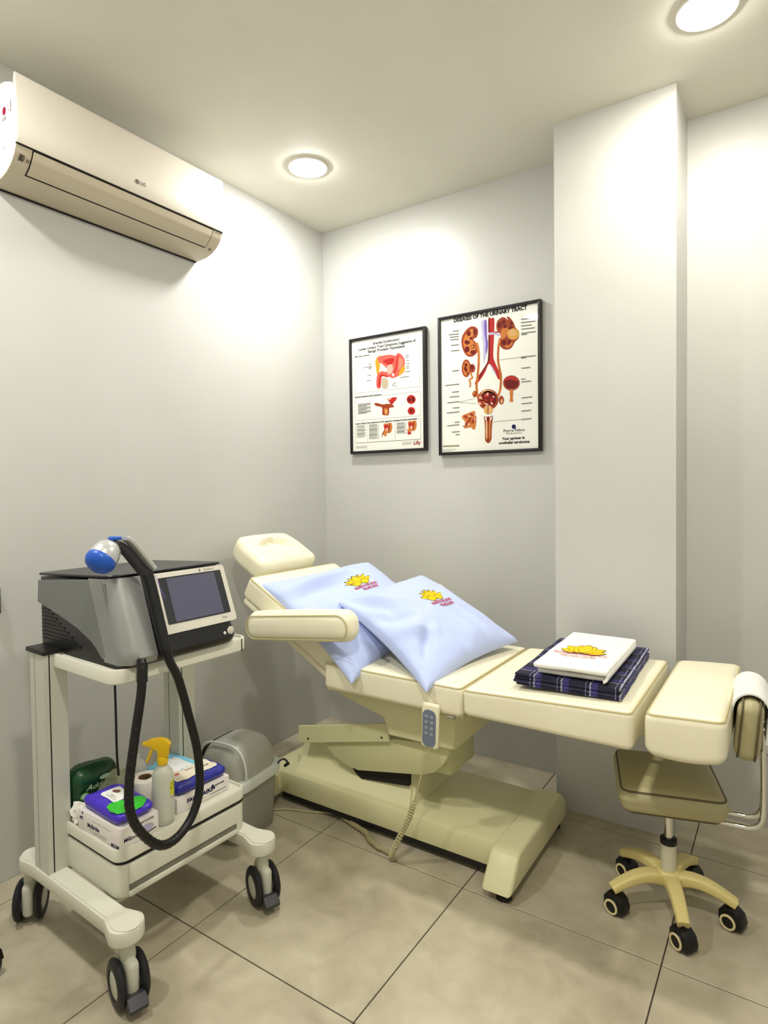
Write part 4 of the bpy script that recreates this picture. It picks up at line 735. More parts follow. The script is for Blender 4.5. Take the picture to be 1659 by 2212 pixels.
# cushions
def seatshape(q):
    q = q.copy()
    return q
se = wobj('seat_cushion', cushion((.575, .60, .102), .02, Matrix.Translation((1.0285, -.645, .609)), crown=.008), M_VINYL, bed)
wobj('piping', piping((.575, .60), .005, .0445, Matrix.Translation((1.0285, -.645, .609)), crown=.0), M_PIPE, se, bed)
def legshape(q):
    q = q.copy(); f = (q.x/.52+.5)
    if q.z > 0: q.z += .024*f
    return q
ML = Matrix.Translation((1.580, -.640, .614))
le = wobj('leg_cushion', cushion((.522, .61, .088), .02, ML, crown=.010, shape=legshape), M_VINYL, bed)
wobj('piping', piping((.522, .61), .005, .0375, ML, shape=legshape), M_PIPE, le, bed)
def footshape(q):
    q = q.copy(); f = (q.x/.194+.5)
    if q.z < 0: q.z -= .012*(1-(2*q.x/.194)**2)
    q.z += .012*f
    return q
MF = Matrix.Translation((1.969, -.640, .632))
fo = wobj('foot_cushion', cushion((.200, .61, .118), .026, MF, crown=.016, shape=footshape), M_VINYL, bed)
wobj('piping', piping((.200, .61), .007, .0510, MF, rad=.02, shape=footshape), M_PIPE, fo, bed)
AB = math.atan(.56)
MB_ = RY(AB, (.5805, -.640, .758))
ba = wobj('backrest', cushion((.62, .575, .10), .024, MB_, crown=.012), M_VINYL, bed)
wobj('piping', piping((.62, .575), .006, .0425, MB_), M_PIPE, ba, bed)
wobj('backrest_board', cushion((.60, .55, .03), .012, RY(AB, (.5805-.032, -.640, .758-.057)), k=(2, 2, 1), crown=0), M_VINYL, bed)
HR = math.radians(30)
def headshape(q):
    q = q.copy(); hx, hy = .125, .185
    f = max(0, -q.x/hx)
    q.y *= 1-.20*f**2.2
    q.x *= 1-.10*(abs(q.y)/hy)**3
    if q.z > 0:
        x, y = q.x-.016, q.y-.0
        e = (x/.066)**2+(y/.092)**2
        if e < 1.35:
            d = max(0, min(1, (1.35-e)/.24)); d = d*d*(3-2*d)
            q.z -= .030*d*max(0, min(1, (.055-x)/.070))
    return q
MH = RY(HR, (.204, -.645, 1.005))
he = wobj('headrest', cushion((.25, .37, .10), .034, MH, k=(26, 34, 2), crown=.012, shape=headshape), M_VINYL, bed, angle=60)
wobj('headrest_bracket', box((.235, -.70, .86), (.33, -.59, .90), .004), M_STEEL, bed)
for sy in (-1, 1):
    yc = -.640+sy*.338
    MA = RY(math.radians(-6.5), (.662, yc, .795))
    def armshape(q):
        q = q.copy(); q.y *= 1-.12*abs(q.x/.265)**3; return q
    a = wobj('armrest', cushion((.53, .100, .116), .049, MA, k=(8, 2, 2), crown=.004, shape=armshape), M_VINYL, bed)
    P = [MA @ Vector((x, sy*.0475*(1-.12*abs(x/.265)**3)*.98, z)) for x, z in rrect(.50, .088, .042, 8)]
    wobj('piping', tube(P, .0028, 6, closed=True), M_PIPE, a, bed)
    wobj('armrest_bracket', tube([(.76, yc-sy*.03, .76), (.77, yc-sy*.05, .72), (.775, yc-sy*.075, .66)], .010, 10), M_STEEL, bed)

# ------------------------------------------------------------------ pillows
M_BLUE = mat('pale_blue_cotton', (190, 205, 246), .8, vary=(5, (184, 199, 243), 2), bump=(420, .12, .0008), sheen=.3)
ink('logo_yellow', (240, 196, 20)); ink('logo_line', (60, 44, 16)); ink('logo_red', (186, 30, 60)); ink('logo_rust', (170, 70, 40))
def lotus(p, cx, cy, s, line=.08, sx=1.0, dirs=None):
    def petal(ang, ln, wd, base=0.0, tip=1.0):
        c, sn = math.cos(ang), math.sin(ang); out = []
        for t, w in ((0, .0), (.12, .55), (.35, 1), (.6, .95), (.85, .5*(2-tip)), (1, 0)): out.append((t, w))
        prof = [(base+t*ln, w*wd) for t, w in out] + [(base+t*ln, -w*wd) for t, w in reversed(out[1:-1])]
        return [(x*c-y*sn, x*sn+y*c) for x, y in prof]
    for ang, ln, wd, b, tp in (dirs or [(2.75, .95, .17, .1, 1), (.39, .95, .17, .1, 1), (2.35, .98, .19, .05, 1), (.79, .98, .19, .05, 1), (1.95, .95, .22, 0, 1), (1.19, .95, .22, 0, 1), (1.57, .98, .24, 0, 1), (2.95, .62, .24, .02, .6), (.19, .62, .24, .02, .6)]):
        q = petal(ang, ln, wd, b, tp); m = (sum(a for a, _ in q)/len(q), sum(b for _, b in q)/len(q))
        p.poly([(cx+s*(m[0]+(a-m[0])*(1+line*.9))*sx, cy+s*(m[1]+(b_-m[1])*(1+line*2.0))) for a, b_ in q], 'logo_line', 3)
        p.poly([(cx+s*a*sx, cy+s*b_) for a, b_ in q], 'logo_yellow', 3)
def pillow(name, label, N, R, T, L, thick, seed, folds, logo, sag=0.0):
    N, R, T, L = map(Vector, (N, R, T, L)); cen = (N+R+T+L)/4
    t = thing(name, label, 'pillow', (cen.x, cen.y, min(N.z, R.z)), 0, 'pale blue pillows on the treatment bed')
    nrm = (R-N).cross(L-N).normalized()
    nrm = nrm if nrm.z > 0 else -nrm
    def base(u, v):
        ku = .045*math.sin(PI*v)*(1 if u < .5 else -1)*abs(2*u-1)**3; kv = .045*math.sin(PI*u)*(1 if v < .5 else -1)*abs(2*v-1)**3
        uu, vv = u+ku, v+kv
        return N*(1-uu)*(1-vv)+R*uu*(1-vv)+T*uu*vv+L*(1-uu)*vv
    def prof(u, v): return (max(0, 16*u*(1-u)*v*(1-v)))**.38
    def wr(u, v):
        w = 0
        for (u0, v0, u1, v1, wid, amp) in folds:       # straight soft folds
            d = Vector((u1-u0, v1-v0)); l = d.length; d /= l; q = Vector((u-u0, v-v0)); s = q.dot(d)/l; o = q.x*d.y-q.y*d.x
            if -.15 < s < 1.15: w += amp*math.exp(-(o/wid)**2)*max(0, math.sin(PI*max(0, min(1, (s+.15)/1.3))))
        w += .011*noise.noise(Vector((u*3.1+seed, v*3.7, seed)))+.0045*noise.noise(Vector((u*9+seed, v*8, seed*2)))
        return w*min(1, prof(u, v)*1.2)
    def top(u, v, h=0):
        return base(u, v)+nrm*(thick*.80*prof(u, v)+wr(u, v)+.002+h)
    def bot(u, v): return base(u, v)-nrm*(thick*.20*prof(u, v)+.002)
    n = 64; bm = BM()
    def ease(i): x = i/n; return .5-.5*math.cos(PI*x) if False else x+.06*math.sin(2*PI*x)*-1
    A = [[bm.verts.new(top(ease(i), ease(j))) for j in range(n+1)] for i in range(n+1)]
    B = [[bm.verts.new(bot(ease(i), ease(j))) for j in range(n+1)] for i in range(n+1)]
    for i in range(n):
        for j in range(n):
            bm.faces.new((A[i][j], A[i+1][j], A[i+1][j+1], A[i][j+1])); bm.faces.new((B[i][j+1], B[i+1][j+1], B[i+1][j], B[i][j]))
    for i in range(n):
        bm.faces.new((A[i+1][0], A[i][0], B[i][0], B[i+1][0])); bm.faces.new((A[i][n], A[i+1][n], B[i+1][n], B[i][n]))
        bm.faces.new((A[0][i], A[0][i+1], B[0][i+1], B[0][i])); bm.faces.new((A[n][i+1], A[n][i], B[n][i], B[n][i+1]))
    c = wobj('pillowcase', bm, M_BLUE, t, angle=70)
    inv = rootM(t).inverted()
    lu, lv, s = logo; p = Print(); asp = (R-N).length/(L-N).length
    q = Print(); lotus(q, 0, 0, 1)
    for (V, F, m, ly) in q.items:
        p.layer = ly; p.items.append(([Vector((lu+x.x*s, lv+x.y*s*asp, 0)) for x in V], F, m, ly))
    p.layer = 60
    p.text('REGENERATIVE AND AESTHETIC', lu+.1*s, lv-.40*s*asp, s*.30, 'logo_red', .010*s, width=s*1.9, aspect=asp); p.text('WELLNESS CENTER', lu+.2*s, lv-.72*s*asp, s*.30, 'logo_red', .010*s, width=s*1.3, aspect=asp)
    p.build('logo_print', lambda u, v, h: inv @ top(max(.02, min(.98, u)), max(.02, min(.98, v)), h), c, step=.00003, base=.0008, fine=.02)
    return t
pillow('pillow', 'pale blue pillow lying partly under another on the raised backrest', (.915, -1.000, .622), (.96, -.40, .73), (.53, -.345, .955), (.38, -.915, .915), .095, 3.3,
       [(.02, .80, .60, .84, .05, .026), (.02, .70, .55, .70, .05, -.022), (.05, .45, .5, .35, .06, -.026), (.1, .15, .3, .5, .05, .022), (.6, .9, .9, .5, .05, .010)], (.60, .62, .12))
pillow('pillow', 'pale blue pillow with a full yellow flower emblem, on top of another pillow', (1.21, -.985, .640), (1.30, -.41, .695), (.83, -.36, .915), (.72, -.82, .860), .10, 8.1,
       [(.03, .97, .22, .60, .045, -.032), (.12, .98, .34, .62, .05, .020), (.04, .62, .30, .48, .045, -.030), (.03, .45, .35, .30, .05, .026), (.10, .16, .36, .38, .045, -.024), (.70, .03, .60, .36, .028, .010), (.82, .03, .74, .38, .024, .010), (.5, .05, .45, .25, .035, -.012)], (.63, .56, .125))

# ------------------------------------------------------------------ folded cloths on the leg cushion
def plaid():
    m = bpy.data.materials.new('plaid_cotton'); m.use_nodes = True; nt = m.node_tree; b = nt.nodes['Principled BSDF']; b.inputs['Roughness'].default_value = .85
    tc = nt.nodes.new('ShaderNodeTexCoord'); sep = nt.nodes.new('ShaderNodeSeparateXYZ'); nt.links.new(tc.outputs['Object'], sep.inputs[0])
    def math_(op, a, b_=None):
        n = nt.nodes.new('ShaderNodeMath'); n.operation = op
        for i, v in enumerate((a, b_)):
            if v is None: continue
            if isinstance(v, (int, float)): n.inputs[i].default_value = v
            else: nt.links.new(v, n.inputs[i])
        return n.outputs[0]
    def band(sock, period, w, off):
        f = math_('FRACT', math_('ADD', math_('DIVIDE', sock, period), off)); return math_('LESS_THAN', f, w)
    cur = None
    def layer(prev, fac, col, amt):
        mx = nt.nodes.new('ShaderNodeMix'); mx.data_type = 'RGBA'
        if isinstance(prev, tuple): mx.inputs[6].default_value = (*lin(prev), 1)
        else: nt.links.new(prev, mx.inputs[6])
        mx.inputs[7].default_value = (*lin(col), 1); nt.links.new(math_('MULTIPLY', fac, amt), mx.inputs[0]); return mx.outputs[2]
    nz = nt.nodes.new('ShaderNodeTexNoise'); nz.inputs['Scale'].default_value = 60; brk = math_('GREATER_THAN', nz.outputs['Fac'], .47)
    c = layer((20, 18, 44), band(sep.outputs[0], .085, .22, .1), (62, 58, 128), .7)
    c = layer(c, band(sep.outputs[1], .09, .25, .3), (58, 54, 122), .6)
    c = layer(c, math_('MULTIPLY', band(sep.outputs[0], .085, .055, .16), brk), (206, 208, 226), .85)
    c = layer(c, math_('MULTIPLY', band(sep.outputs[0], .085, .03, .30), brk), (150, 154, 200), .8)
    c = layer(c, math_('MULTIPLY', band(sep.outputs[1], .09, .05, .45), brk), (190, 194, 222), .7)
    c = layer(c, math_('MULTIPLY', band(sep.outputs[2], .016, .2, .2), math_('GREATER_THAN', nz.outputs['Fac'], .56)), (130, 134, 196), .6)
    nt.links.new(c, b.inputs['Base Color']); MATS['plaid_cotton'] = m; return m
M_PLAID = plaid()
t = thing('folded_blanket', 'folded dark navy plaid cloth lying flat under the white towel', 'blanket', (1.625, -.615, .682), math.radians(2))
for i, (dx, dy, w, d) in enumerate(((.004, .0, .318, .53), (.0, -.004, .325, .525), (-.003, .002, .316, .53), (.002, -.003, .322, .52))):
    def sh(q, i=i):
        q = q.copy(); q.z += .0022*noise.noise(Vector((q.x*14, q.y*9, i*7.0)))+.0007*i*0; q.x += .004*noise.noise(Vector((q.y*9, i*3.0, 1))); q.y += .004*noise.noise(Vector((q.x*11, i*5.0, 2))); return q
    obj('folded_layer', rbox((w, d, .0095), .0046, (dx, dy, .0095*i+.006), k=(14, 20, 1), shape=sh), M_PLAID, t)
M_TOWEL = mat('white_terry', (243, 243, 238), .95, bump=(500, .5, .002), sheen=.5)
t = thing('folded_towel', 'folded white hand towel with yellow flower emblem, on the plaid cloth', 'towel', (1.642, -.655, .7255), math.radians(1))
def towel_slab(w, d, h, c, seed):
    def sh(q):
        q = q.copy(); q.z += .003*noise.noise(Vector((q.x*9, q.y*7, seed)))+.004*(q.x/w)*(q.y < -d*.2); return q
    return rbox((w, d, h), h*.48, c, k=(12, 18, 1), shape=sh)
obj('lower_fold', towel_slab(.208, .425, .013, (.0, .010, .0075), 2), M_TOWEL, t)
tf = obj('upper_fold', towel_slab(.224, .45, .017, (.0, 0, .0315), 5), M_TOWEL, t)
prof = [(.098+.0160*math.cos(a), .0205+.0195*math.sin(a)) for a in [(-PI/2)+PI*i/10 for i in range(11)]]
prof += [(.098+.0075*math.cos(a), .0205+.0105*math.sin(a)) for a in [PI/2-PI*i/10 for i in range(11)]]
obj('rolled_edge', prism(prof, -.218, .21, 'y', .002, 1), M_TOWEL, t)
p = Print(); lotus(p, 0, 0, .075, .06, 1.0, [(3.02, .85, .14, .1, 1), (.12, .85, .14, .1, 1), (2.72, .85, .17, .05, 1), (.42, .85, .17, .05, 1), (2.2, .62, .26, 0, .7), (.94, .62, .26, 0, .7), (1.57, .62, .27, 0, .7)])
p.text('REGENERATIVE AND AESTHETIC', 0, -.010, .016, 'logo_red', 0, width=.17); p.text('WELLNESS CENTER', 0, -.024, .013, 'logo_rust', 0, width=.11)
p.build('emblem_print', lambda u, v, h: (u-.004, v*2.1-.06, .0420+h+.003*noise.noise(Vector(((u-.004)*9, (v*2.1-.06)*7, 5)))), tf, step=.00003, base=.0006, fine=.01)

# ------------------------------------------------------------------ bed hand control with coiled cord
M_KEY = mat('keypad_grey', (112, 122, 140), .5); M_CORD = mat('cord_cream', (190, 184, 142), .6)
t = thing('hand_control', 'cream hand control with grey keypad hanging at the bed side on a coiled cord', 'remote', (1.208, -.960, .447), 0)
Mr = Matrix.Rotation(math.radians(2), 4, 'Y')
bm = rbox((.064, .020, .150), .010, (0, 0, .075)); bo = obj('control_body', bm, M_VINYL, t, rot=(0, math.radians(2), 0))
kp = obj('keypad', prism(rrect(.050, .124, .020, 6, 0, .068), -.0118, -.0095, 'y', .0006, 1), M_KEY, bo)
for i in range(4):
    for j in range(2): obj('button', rbox((.012, .002, .010), .001, (-.010+.02*j, -.0122, .05+.019*i)), mat('button_grey', (150, 156, 166), .5), kp)
path = [(1.206, -.962, .447), (1.172, -.964, .335), (1.143, -.962, .245)]
obj_c = tube([Vector(q) for q in catmull(path, 6)], .0028, 8)
wobj('cord', obj_c, M_CORD, t)
axis = catmull([(1.143, -.962, .245), (1.125, -.962, .188), (1.097, -.964, .131), (1.07, -.968, .07), (1.045, -.955, .022)], 40)
hel = []
for i, q in enumerate(axis):
    tt = (axis[min(i+1, len(axis)-1)]-axis[max(i-1, 0)]).normalized(); s = tt.cross(Vector((0, 1, 0))).normalized(); u2 = s.cross(tt); a = 2*PI*22*i/len(axis)
    hel.append(q+.009*(math.cos(a)*s+math.sin(a)*u2))
hel2 = []
for a, b in zip(hel[:-1], hel[1:]): hel2 += [a]
wobj('coiled_cord', tube(hel2, .0026, 6), M_CORD, t)
M_DUST = mat('dusty_cable', (170, 160, 122), .9, bump=(200, .6, .004))
t = thing('power_cable', 'dusty cream cable lying on the floor in front of the bed base', 'cable', (.75, -.87, 0))
pp = catmull([(1.048, -.953, .016), (1.02, -.928, .012), (.961, -.92, .014), (.905, -.893, .012), (.874, -.87, .013), (.80, -.848, .012), (.749, -.835, .011), (.70, -.80, .010)], 8)
wobj('dusty_cord', tube(pp, [.009+.004*noise.noise(q*40) for q in pp], 8), M_DUST, t)
pp = catmull([(.72, -.815, .008), (.66, -.825, .006), (.58, -.862, .005), (.496, -.893, .005), (.44, -.93, .005), (.30, -.955, .005)], 8)
wobj('plain_cord', tube(pp, .0038, 8), M_CORD, t)
# ------------------------------------------------------------------ equipment trolley
M_TROL = mat('trolley_cream', (222, 221, 206), .35, vary=(3, (216, 215, 198), 2)); M_ALU = mat('trolley_post', (206, 207, 196), .38, .15)
M_TYRE = mat('tyre_black', (24, 25, 30), .5); M_HUB = mat('caster_grey', (196, 196, 180), .4); M_BRAKE = mat('brake_charcoal', (58, 58, 62), .5); M_PLBLACK = mat('plastic_black', (9, 9, 11), .38)
TR = (.53, -1.565, 0); TA = math.radians(-2.5)
tro = thing('equipment_trolley', 'cream two-level equipment trolley on four big casters by the left wall', 'trolley', TR, TA)
def bar_profile(y):
    pts = []
    for i in range(13):
        a = -PI/2+PI*i/12; pts.append((.265+.046*math.cos(a), y+.046*math.sin(a)))
    pts += [(.215, y+.030), (-.18, y+.030)]
    for i in range(9):
        a = PI/2+PI*i/8; pts.append((-.235+.040*math.cos(a), y+.040*math.sin(a)))
    pts += [(-.18, y-.030), (.215, y-.030)]
    return pts
def caster(parent, x, y, ang, brake):
    h = obj('caster', lathe([(0, .165), (.016, .165), (.018, .135), (.020, .12), (.013, .075), (0, .075)], 18), M_HUB, parent, (x, y, 0), (0, 0, ang))
    Mx = Matrix.Rotation(PI/2, 4, 'X')
    obj('fork', rbox((.092, .032, .100), .015, (.0, 0, .074)), M_HUB, h)
    for s in (-1, 1):
        c = (0, s*.029, .060)
        prof = [(.036, -.010), (.050, -.010), (.057, -.006), (.060, 0), (.057, .006), (.050, .010), (.036, .010), (.036, -.010)]
        obj('tyre', lathe(prof, 32, M=Mx, c=c), M_TYRE, h)
        obj('wheel_disc', lathe([(0, -.0085), (.030, -.0085), (.0365, -.006), (.0365, .006), (.030, .0085), (0, .0085)], 28, M=Mx, c=c), M_HUB, h)
    if brake:
        obj('brake_pedal', prism([(.040, .050), (.060, .052), (.082, .034), (.080, .024), (.058, .022), (.040, .030)], -.024, .024, 'y', .004, 2), M_BRAKE, h)
for y, w in ((-.229, .030), (.232, .030)):
    b = obj('foot_bar', prism(bar_profile(y), .168, .208, 'z', .005, 2), M_TROL, tro)
    obj('foot_pad', prism([(x_*.985+.004 if x_ > .2 else x_, y+(yy-y)*.80) for x_, yy in bar_profile(y)], .2075, .2105, 'z', .001, 1), M_TROL, b)
    caster(tro, .270, y+.002, math.radians(-13 if y < 0 else -20), True)
    caster(tro, -.262, y, math.radians(-40), False)
obj('cross_bar', tube([(.135, -.215, .186), (.135, .215, .186)], .0125, 14), M_TROL, tro)
obj('cross_bar', tube([(-.125, -.215, .186), (-.125, .215, .186)], .0125, 14), M_TROL, tro)
for y in (-.222, .218):
    po = BM()   # grooved aluminium post
    x0, x1, y0, y1 = -.168, -.085, y-.033, y+.033; g = .0035
    poly = [(x0, y0), (x0+.026, y0), (x0+.026, y0+g), (x0+.030, y0+g), (x0+.030, y0), (x1, y0), (x1, y0+.014), (x1-g, y0+.014), (x1-g, y0+.018), (x1, y0+.018), (x1, y1), (x0, y1)]
    pp = obj('post', prism(poly, .208, .846, 'z'), M_ALU, tro, smooth=False)
    obj('groove', box((x0+.026, y0+.0022, .21), (x0+.030, y0+.0034, .845)), M_GAP, pp); obj('groove', box((x1-.0034, y0+.014, .21), (x1-.0022, y0+.018, .845)), M_GAP, pp)
    obj('post_cap', rbox((.108, .076, .014), .004, ((x0+x1)/2-.004, y, .853)), M_PLBLACK, pp)
# top shelf with rounded front corners and a low rim
def shelf_ring(x0, x1, y0, y1, rf, rb=.008, n=6):
    pts = []
    for (cx, cy, r, a0) in ((x1-rf, y1-rf, rf, 0), (x0+rb, y1-rb, rb, 90), (x0+rb, y0+rb, rb, 180), (x1-rf, y0+rf, rf, 270)):
        for i in range(n+1):
            a = math.radians(a0+90*i/n); pts.append((cx+r*math.cos(a), cy+r*math.sin(a)))
    return pts
def tray(bm, x0, x1, y0, y1, rf, z0, z1, lip=.012, dep=.006):
    R = lambda i, z: [(a, b, z) for a, b in shelf_ring(x0+i, x1-i, y0+i, y1-i, max(.004, rf-i))]
    return add_loft(bm, [R(.004, z0), R(0, z0+.004), R(0, z1-.003), R(.002, z1), R(lip-.003, z1), R(lip, z1-dep)])
sh = obj('top_shelf', tray(BM(), -.10, .234, -.228, .228, .040, .806, .846), M_TROL, tro)
obj('shelf_joint', box((.2285, .1955, .807), (.2352, .1975, .8445)), M_GAP, sh)
obj('shelf_bracket', box((-.105, -.20, .812), (-.08, .19, .842), .003), M_ALU, tro)
dr = obj('drawer_unit', prism(shelf_ring(-.185, .183, -.198, .246, .030), .206, .300, 'z', .006, 2), M_TROL, tro)
obj('tray_top', tray(BM(), -.188, .187, -.201, .249, .034, .306, .342, .010, .006), M_TROL, tro)
obj('dark_strip', prism(shelf_ring(-.182, .185, -.196, .247, .031), .2995, .3065, 'z'), M_GAP, tro)
df = obj('drawer_front', rbox((.010, .372, .056), .003, (.1835, .018, .268)), M_TROL, dr)
obj('finger_groove', box((.178, -.168, .222), (.1848, .204, .2385)), mat('groove_shade', (120, 118, 104), .6), dr)
obj('drawer_rail', rbox((.012, .378, .016), .004, (.184, .018, .214)), M_TROL, dr)
obj('hanging_cable', tube(catmull([(.20, -.205, .81), (.203, -.206, .72), (.200, -.204, .62), (.204, -.203, .56)], 6), .0032, 8), M_PLBLACK, tro)

# ------------------------------------------------------------------ shockwave console on the top shelf
M_SILV = mat('console_silver', (158, 160, 158), .36, .55); M_SILV2 = mat('console_side', (132, 135, 134), .4, .5); M_BEZ = mat('bezel_champagne', (214, 210, 198), .35, .1)
M_MB = mat('console_black', (20, 20, 23), .32); M_GLASS = mat('screen_glass', (26, 30, 38), .08, coat=.5); M_LCD = mat('screen_off', (84, 86, 108), .18)
con = thing('therapy_console', 'silver and black therapy console with dark touch screen on the trolley top shelf', 'medical device', (.56, -1.58, .8405), TA)
def cring(z, x0, x1, y0, y1, rf, rb, n=7):
    return [(a, b, z*(1-.085*max(0, min(1, (.15-a)/.375))*min(1, z/.2))) for a, b in shelf_ring(x0, x1, y0, y1, rf, rb, n)]
def cfront(z): return .196+.030*min(1, z/.02)**.6 if z < .03 else .229-(.229-.150)*(z-.03)/.205
lev = [0.0, .006, .015, .03, .06, .10, .14, .18, .215, .235]
obj('body', loft([cring(z, -.250, cfront(z), -.188+(.006 if z == 0 else 0), .185-(.006 if z == 0 else 0), .045, .02) for z in lev]), M_MB, con)
for s in (-1, 1):
    y = -.188 if s < 0 else .185
    poly = [(-.246, .222), (.110, .236), (.128, .225), (.160, .10), (.190, .020), (.150, .012), (.105, .022), (.082, .042), (.055, .060), (-.02, .090), (-.12, .118), (-.252, .150)]
    sp = obj('side_panel', prism([(a, b*(1-.07*max(0, (.15-a)/.375))) for a, b in poly], y+s*.0005, y+s*.0035, 'y', .001, 1), M_SILV2, con)
    if s < 0:
        for i in range(9): obj('vent_slat', box((-.230, -.1905, .030+.011*i), (-.230+.045+.022*(8-i), -.188, .034+.011*i)), M_PLBLACK, con)
def cheek(u, v):
    z = .014+(.238-.014)*v; xf = cfront(z)+.004; r = .05; y0 = -.192
    L1 = .055; L2 = r*PI/2; L3 = .040; s = u*(L1+L2+L3)
    if s < L1: p = (xf-r-L1+s, y0)
    elif s < L1+L2: a = (s-L1)/r; p = (xf-r+r*math.sin(a), y0+r-r*math.cos(a))
    else: p = (xf, y0+r+(s-L1-L2))
    return (p[0], p[1], z*(1-.02*max(0, (.15-p[0])/.1)))
obj('cheek_panel', sheet(cheek, 24, 12, .003), M_SILV, con)
obj('top_lid', prism(shelf_ring(-.256, .152, -.19, .188, .03, .02), 0, .007, 'z', .002, 1), M_MB, con, (0, 0, .2325), (0, -.050, 0))
def onfront(ly, z, off=0):
    n = Vector((.205, 0, .079)).normalized(); return Vector((cfront(z), ly, z))+n*off
def front_plate(name, y0, y1, z0, z1, r, o0, o1, m, parent):
    ring = rrect(y1-y0, z1-z0, r, 4, (y0+y1)/2, (z0+z1)/2)
    return obj(name, loft([[onfront(a, b, o0) for a, b in ring], [onfront(a, b, o1) for a, b in ring]]), m, parent)
bz = front_plate('bezel', -.072, .182, .072, .236, .008, -.002, .0045, M_BEZ, con)
sc = front_plate('screen', -.052, .166, .096, .222, .003, .003, .0052, M_GLASS, bz)
front_plate('display_area', -.026, .141, .100, .218, .002, .005, .0056, M_LCD, sc)
obj('button', lathe([(0, 0), (.012, 0), (.012, .003), (.010, .004), (0, .004)], 20, M=Matrix.Rotation(PI/2, 4, 'Y'), c=onfront(.150, .046, -.0005)), M_BEZ, con)
obj('indicator', lathe([(0, 0), (.005, 0), (.004, .003), (0, .003)], 14, M=Matrix.Rotation(PI/2, 4, 'Y'), c=onfront(.128, .042, -.0005)), mat('led_pale', (214, 226, 214), .3), con)
p = Print(); ink('ink_steel', (120, 118, 112)); p.text('Shockwave', .125, .229, .0085, 'ink_steel'); p.ell(.092, .229, .003, .004, 'ink_steel'); p.text('Master', .14, .0855, .007, 'ink_steel')
p.build('bezel_print', lambda u, v, h: onfront(u, v, .0046+h), bz)
obj('port_lip', rbox((.05, .07, .022), .009, (.19, -.135, .018)), M_MB, con)
obj('console_foot', box((-.18, -.15, -.0005), (.16, .15, .002)), M_PLBLACK, con)

# ------------------------------------------------------------------ handpiece resting on the console, with its hose
M_BLUEC = mat('handpiece_blue', (24, 84, 186), .35); M_HSIL = mat('handpiece_silver', (196, 198, 196), .28, .4); M_HDARK = mat('handpiece_charcoal', (46, 46, 52), .45)
hp = thing('handpiece', 'silver handpiece with blue tip and long black hose hooked on the console', 'handpiece', (.76, -1.69, .8855))
def beam(name, path, w, h, m, up, parent):
    rings = []; P = [Vector(q) for q in path]
    for i, q in enumerate(P):
        t_ = (P[min(i+1, len(P)-1)]-P[max(i-1, 0)]).normalized(); s = t_.cross(Vector(up)).normalized(); u2 = s.cross(t_)
        ww = w[i] if isinstance(w, (list, tuple)) else w; hh = h[i] if isinstance(h, (list, tuple)) else h
        rings.append([q+s*a+u2*b for a, b in rrect(ww, hh, min(ww, hh)*.35, 3)])
    return wobj(name, loft(rings), m, parent, hp)
neck = catmull([(.742, -1.690, 1.090), (.741, -1.715, 1.122), (.740, -1.748, 1.162), (.740, -1.770, 1.178), (.740, -1.790, 1.178)], 5)
beam('neck', [q+Vector((-.003, -.004, -.005)) for q in neck], .034, .020, M_HDARK, (0, 1, .8), hp)
beam('neck_cover', [q+Vector((.012, .009, .011)) for q in neck[:-4]], .036, .012, M_HSIL, (0, 1, .8), hp)
hd = Vector((.742, -1.812, 1.148)); dirv = Vector((.12, -.62, -.62)).normalized(); Mq = dirv.to_track_quat('Z', 'Y').to_matrix().to_4x4()
hb = wobj('head', lathe([(0, -.040), (.018, -.038), (.030, -.026), (.036, -.008), (.037, .006), (.036, .012)], 28, M=Mq, c=hd), M_HSIL, hp)
wobj('blue_cap', lathe([(.0365, .010), (.038, .014), (.0375, .024), (.031, .036), (.018, .044), (0, .046)], 28, M=Mq, c=hd), M_BLUEC, hb, hp)
wobj('blue_switch', rbox((.024, .026, .010), .004, (.742, -1.782, 1.190)), M_BLUEC, hp)
beam('grip', catmull([(.741, -1.690, 1.094), (.757, -1.686, 1.04), (.778, -1.684, .97), (.804, -1.682, .89), (.806, -1.678, .872)], 4), [.028]*13+[.026]*4, .026, M_PLBLACK, (1, 0, 0), hp)
p = Print(); ink('ink_violet', (110, 90, 170)); p.text('SHOCK WAVE', 0, 0, .010, 'ink_violet', rot=-1.35)
p.build('grip_print', lambda u, v, h: rootM(hp).inverted() @ Vector((.7665+v*-.33, -1.683+u+.006, 1.052+v)) + Vector((.012+h, 0, 0)), hp)
hs = catmull([(.806, -1.678, .875), (.806, -1.668, .845), (.808, -1.645, .795), (.812, -1.615, .68), (.815, -1.592, .575), (.818, -1.590, .47), (.822, -1.622, .405), (.826, -1.675, .374), (.828, -1.727, .380), (.826, -1.773, .427), (.822, -1.805, .49), (.818, -1.808, .565), (.812, -1.786, .675), (.806, -1.760, .785), (.798, -1.750, .845), (.785, -1.742, .868)], 8)
wobj('hose', tube(hs, .0118, 14), M_PLBLACK, hp)
ribs = BM()
for i in range(56, 100, 2):
    q = hs[i]; tt = (hs[i+1]-hs[i-1]).normalized(); Mq2 = tt.to_track_quat('Z', 'Y').to_matrix().to_4x4(); add_lathe(ribs, [(.0118, -.0025), (.0125, -.001), (.0125, .001), (.0118, .0025)], 12, M=Mq2, c=q)
rb = wobj('hose_ribs', ribs, M_PLBLACK, hp); rb['kind'] = 'stuff'
wobj('hose_plug', tube([(.792, -1.744, .862), (.797, -1.749, .838), (.802, -1.753, .815)], .0140, 14), M_PLBLACK, hp)

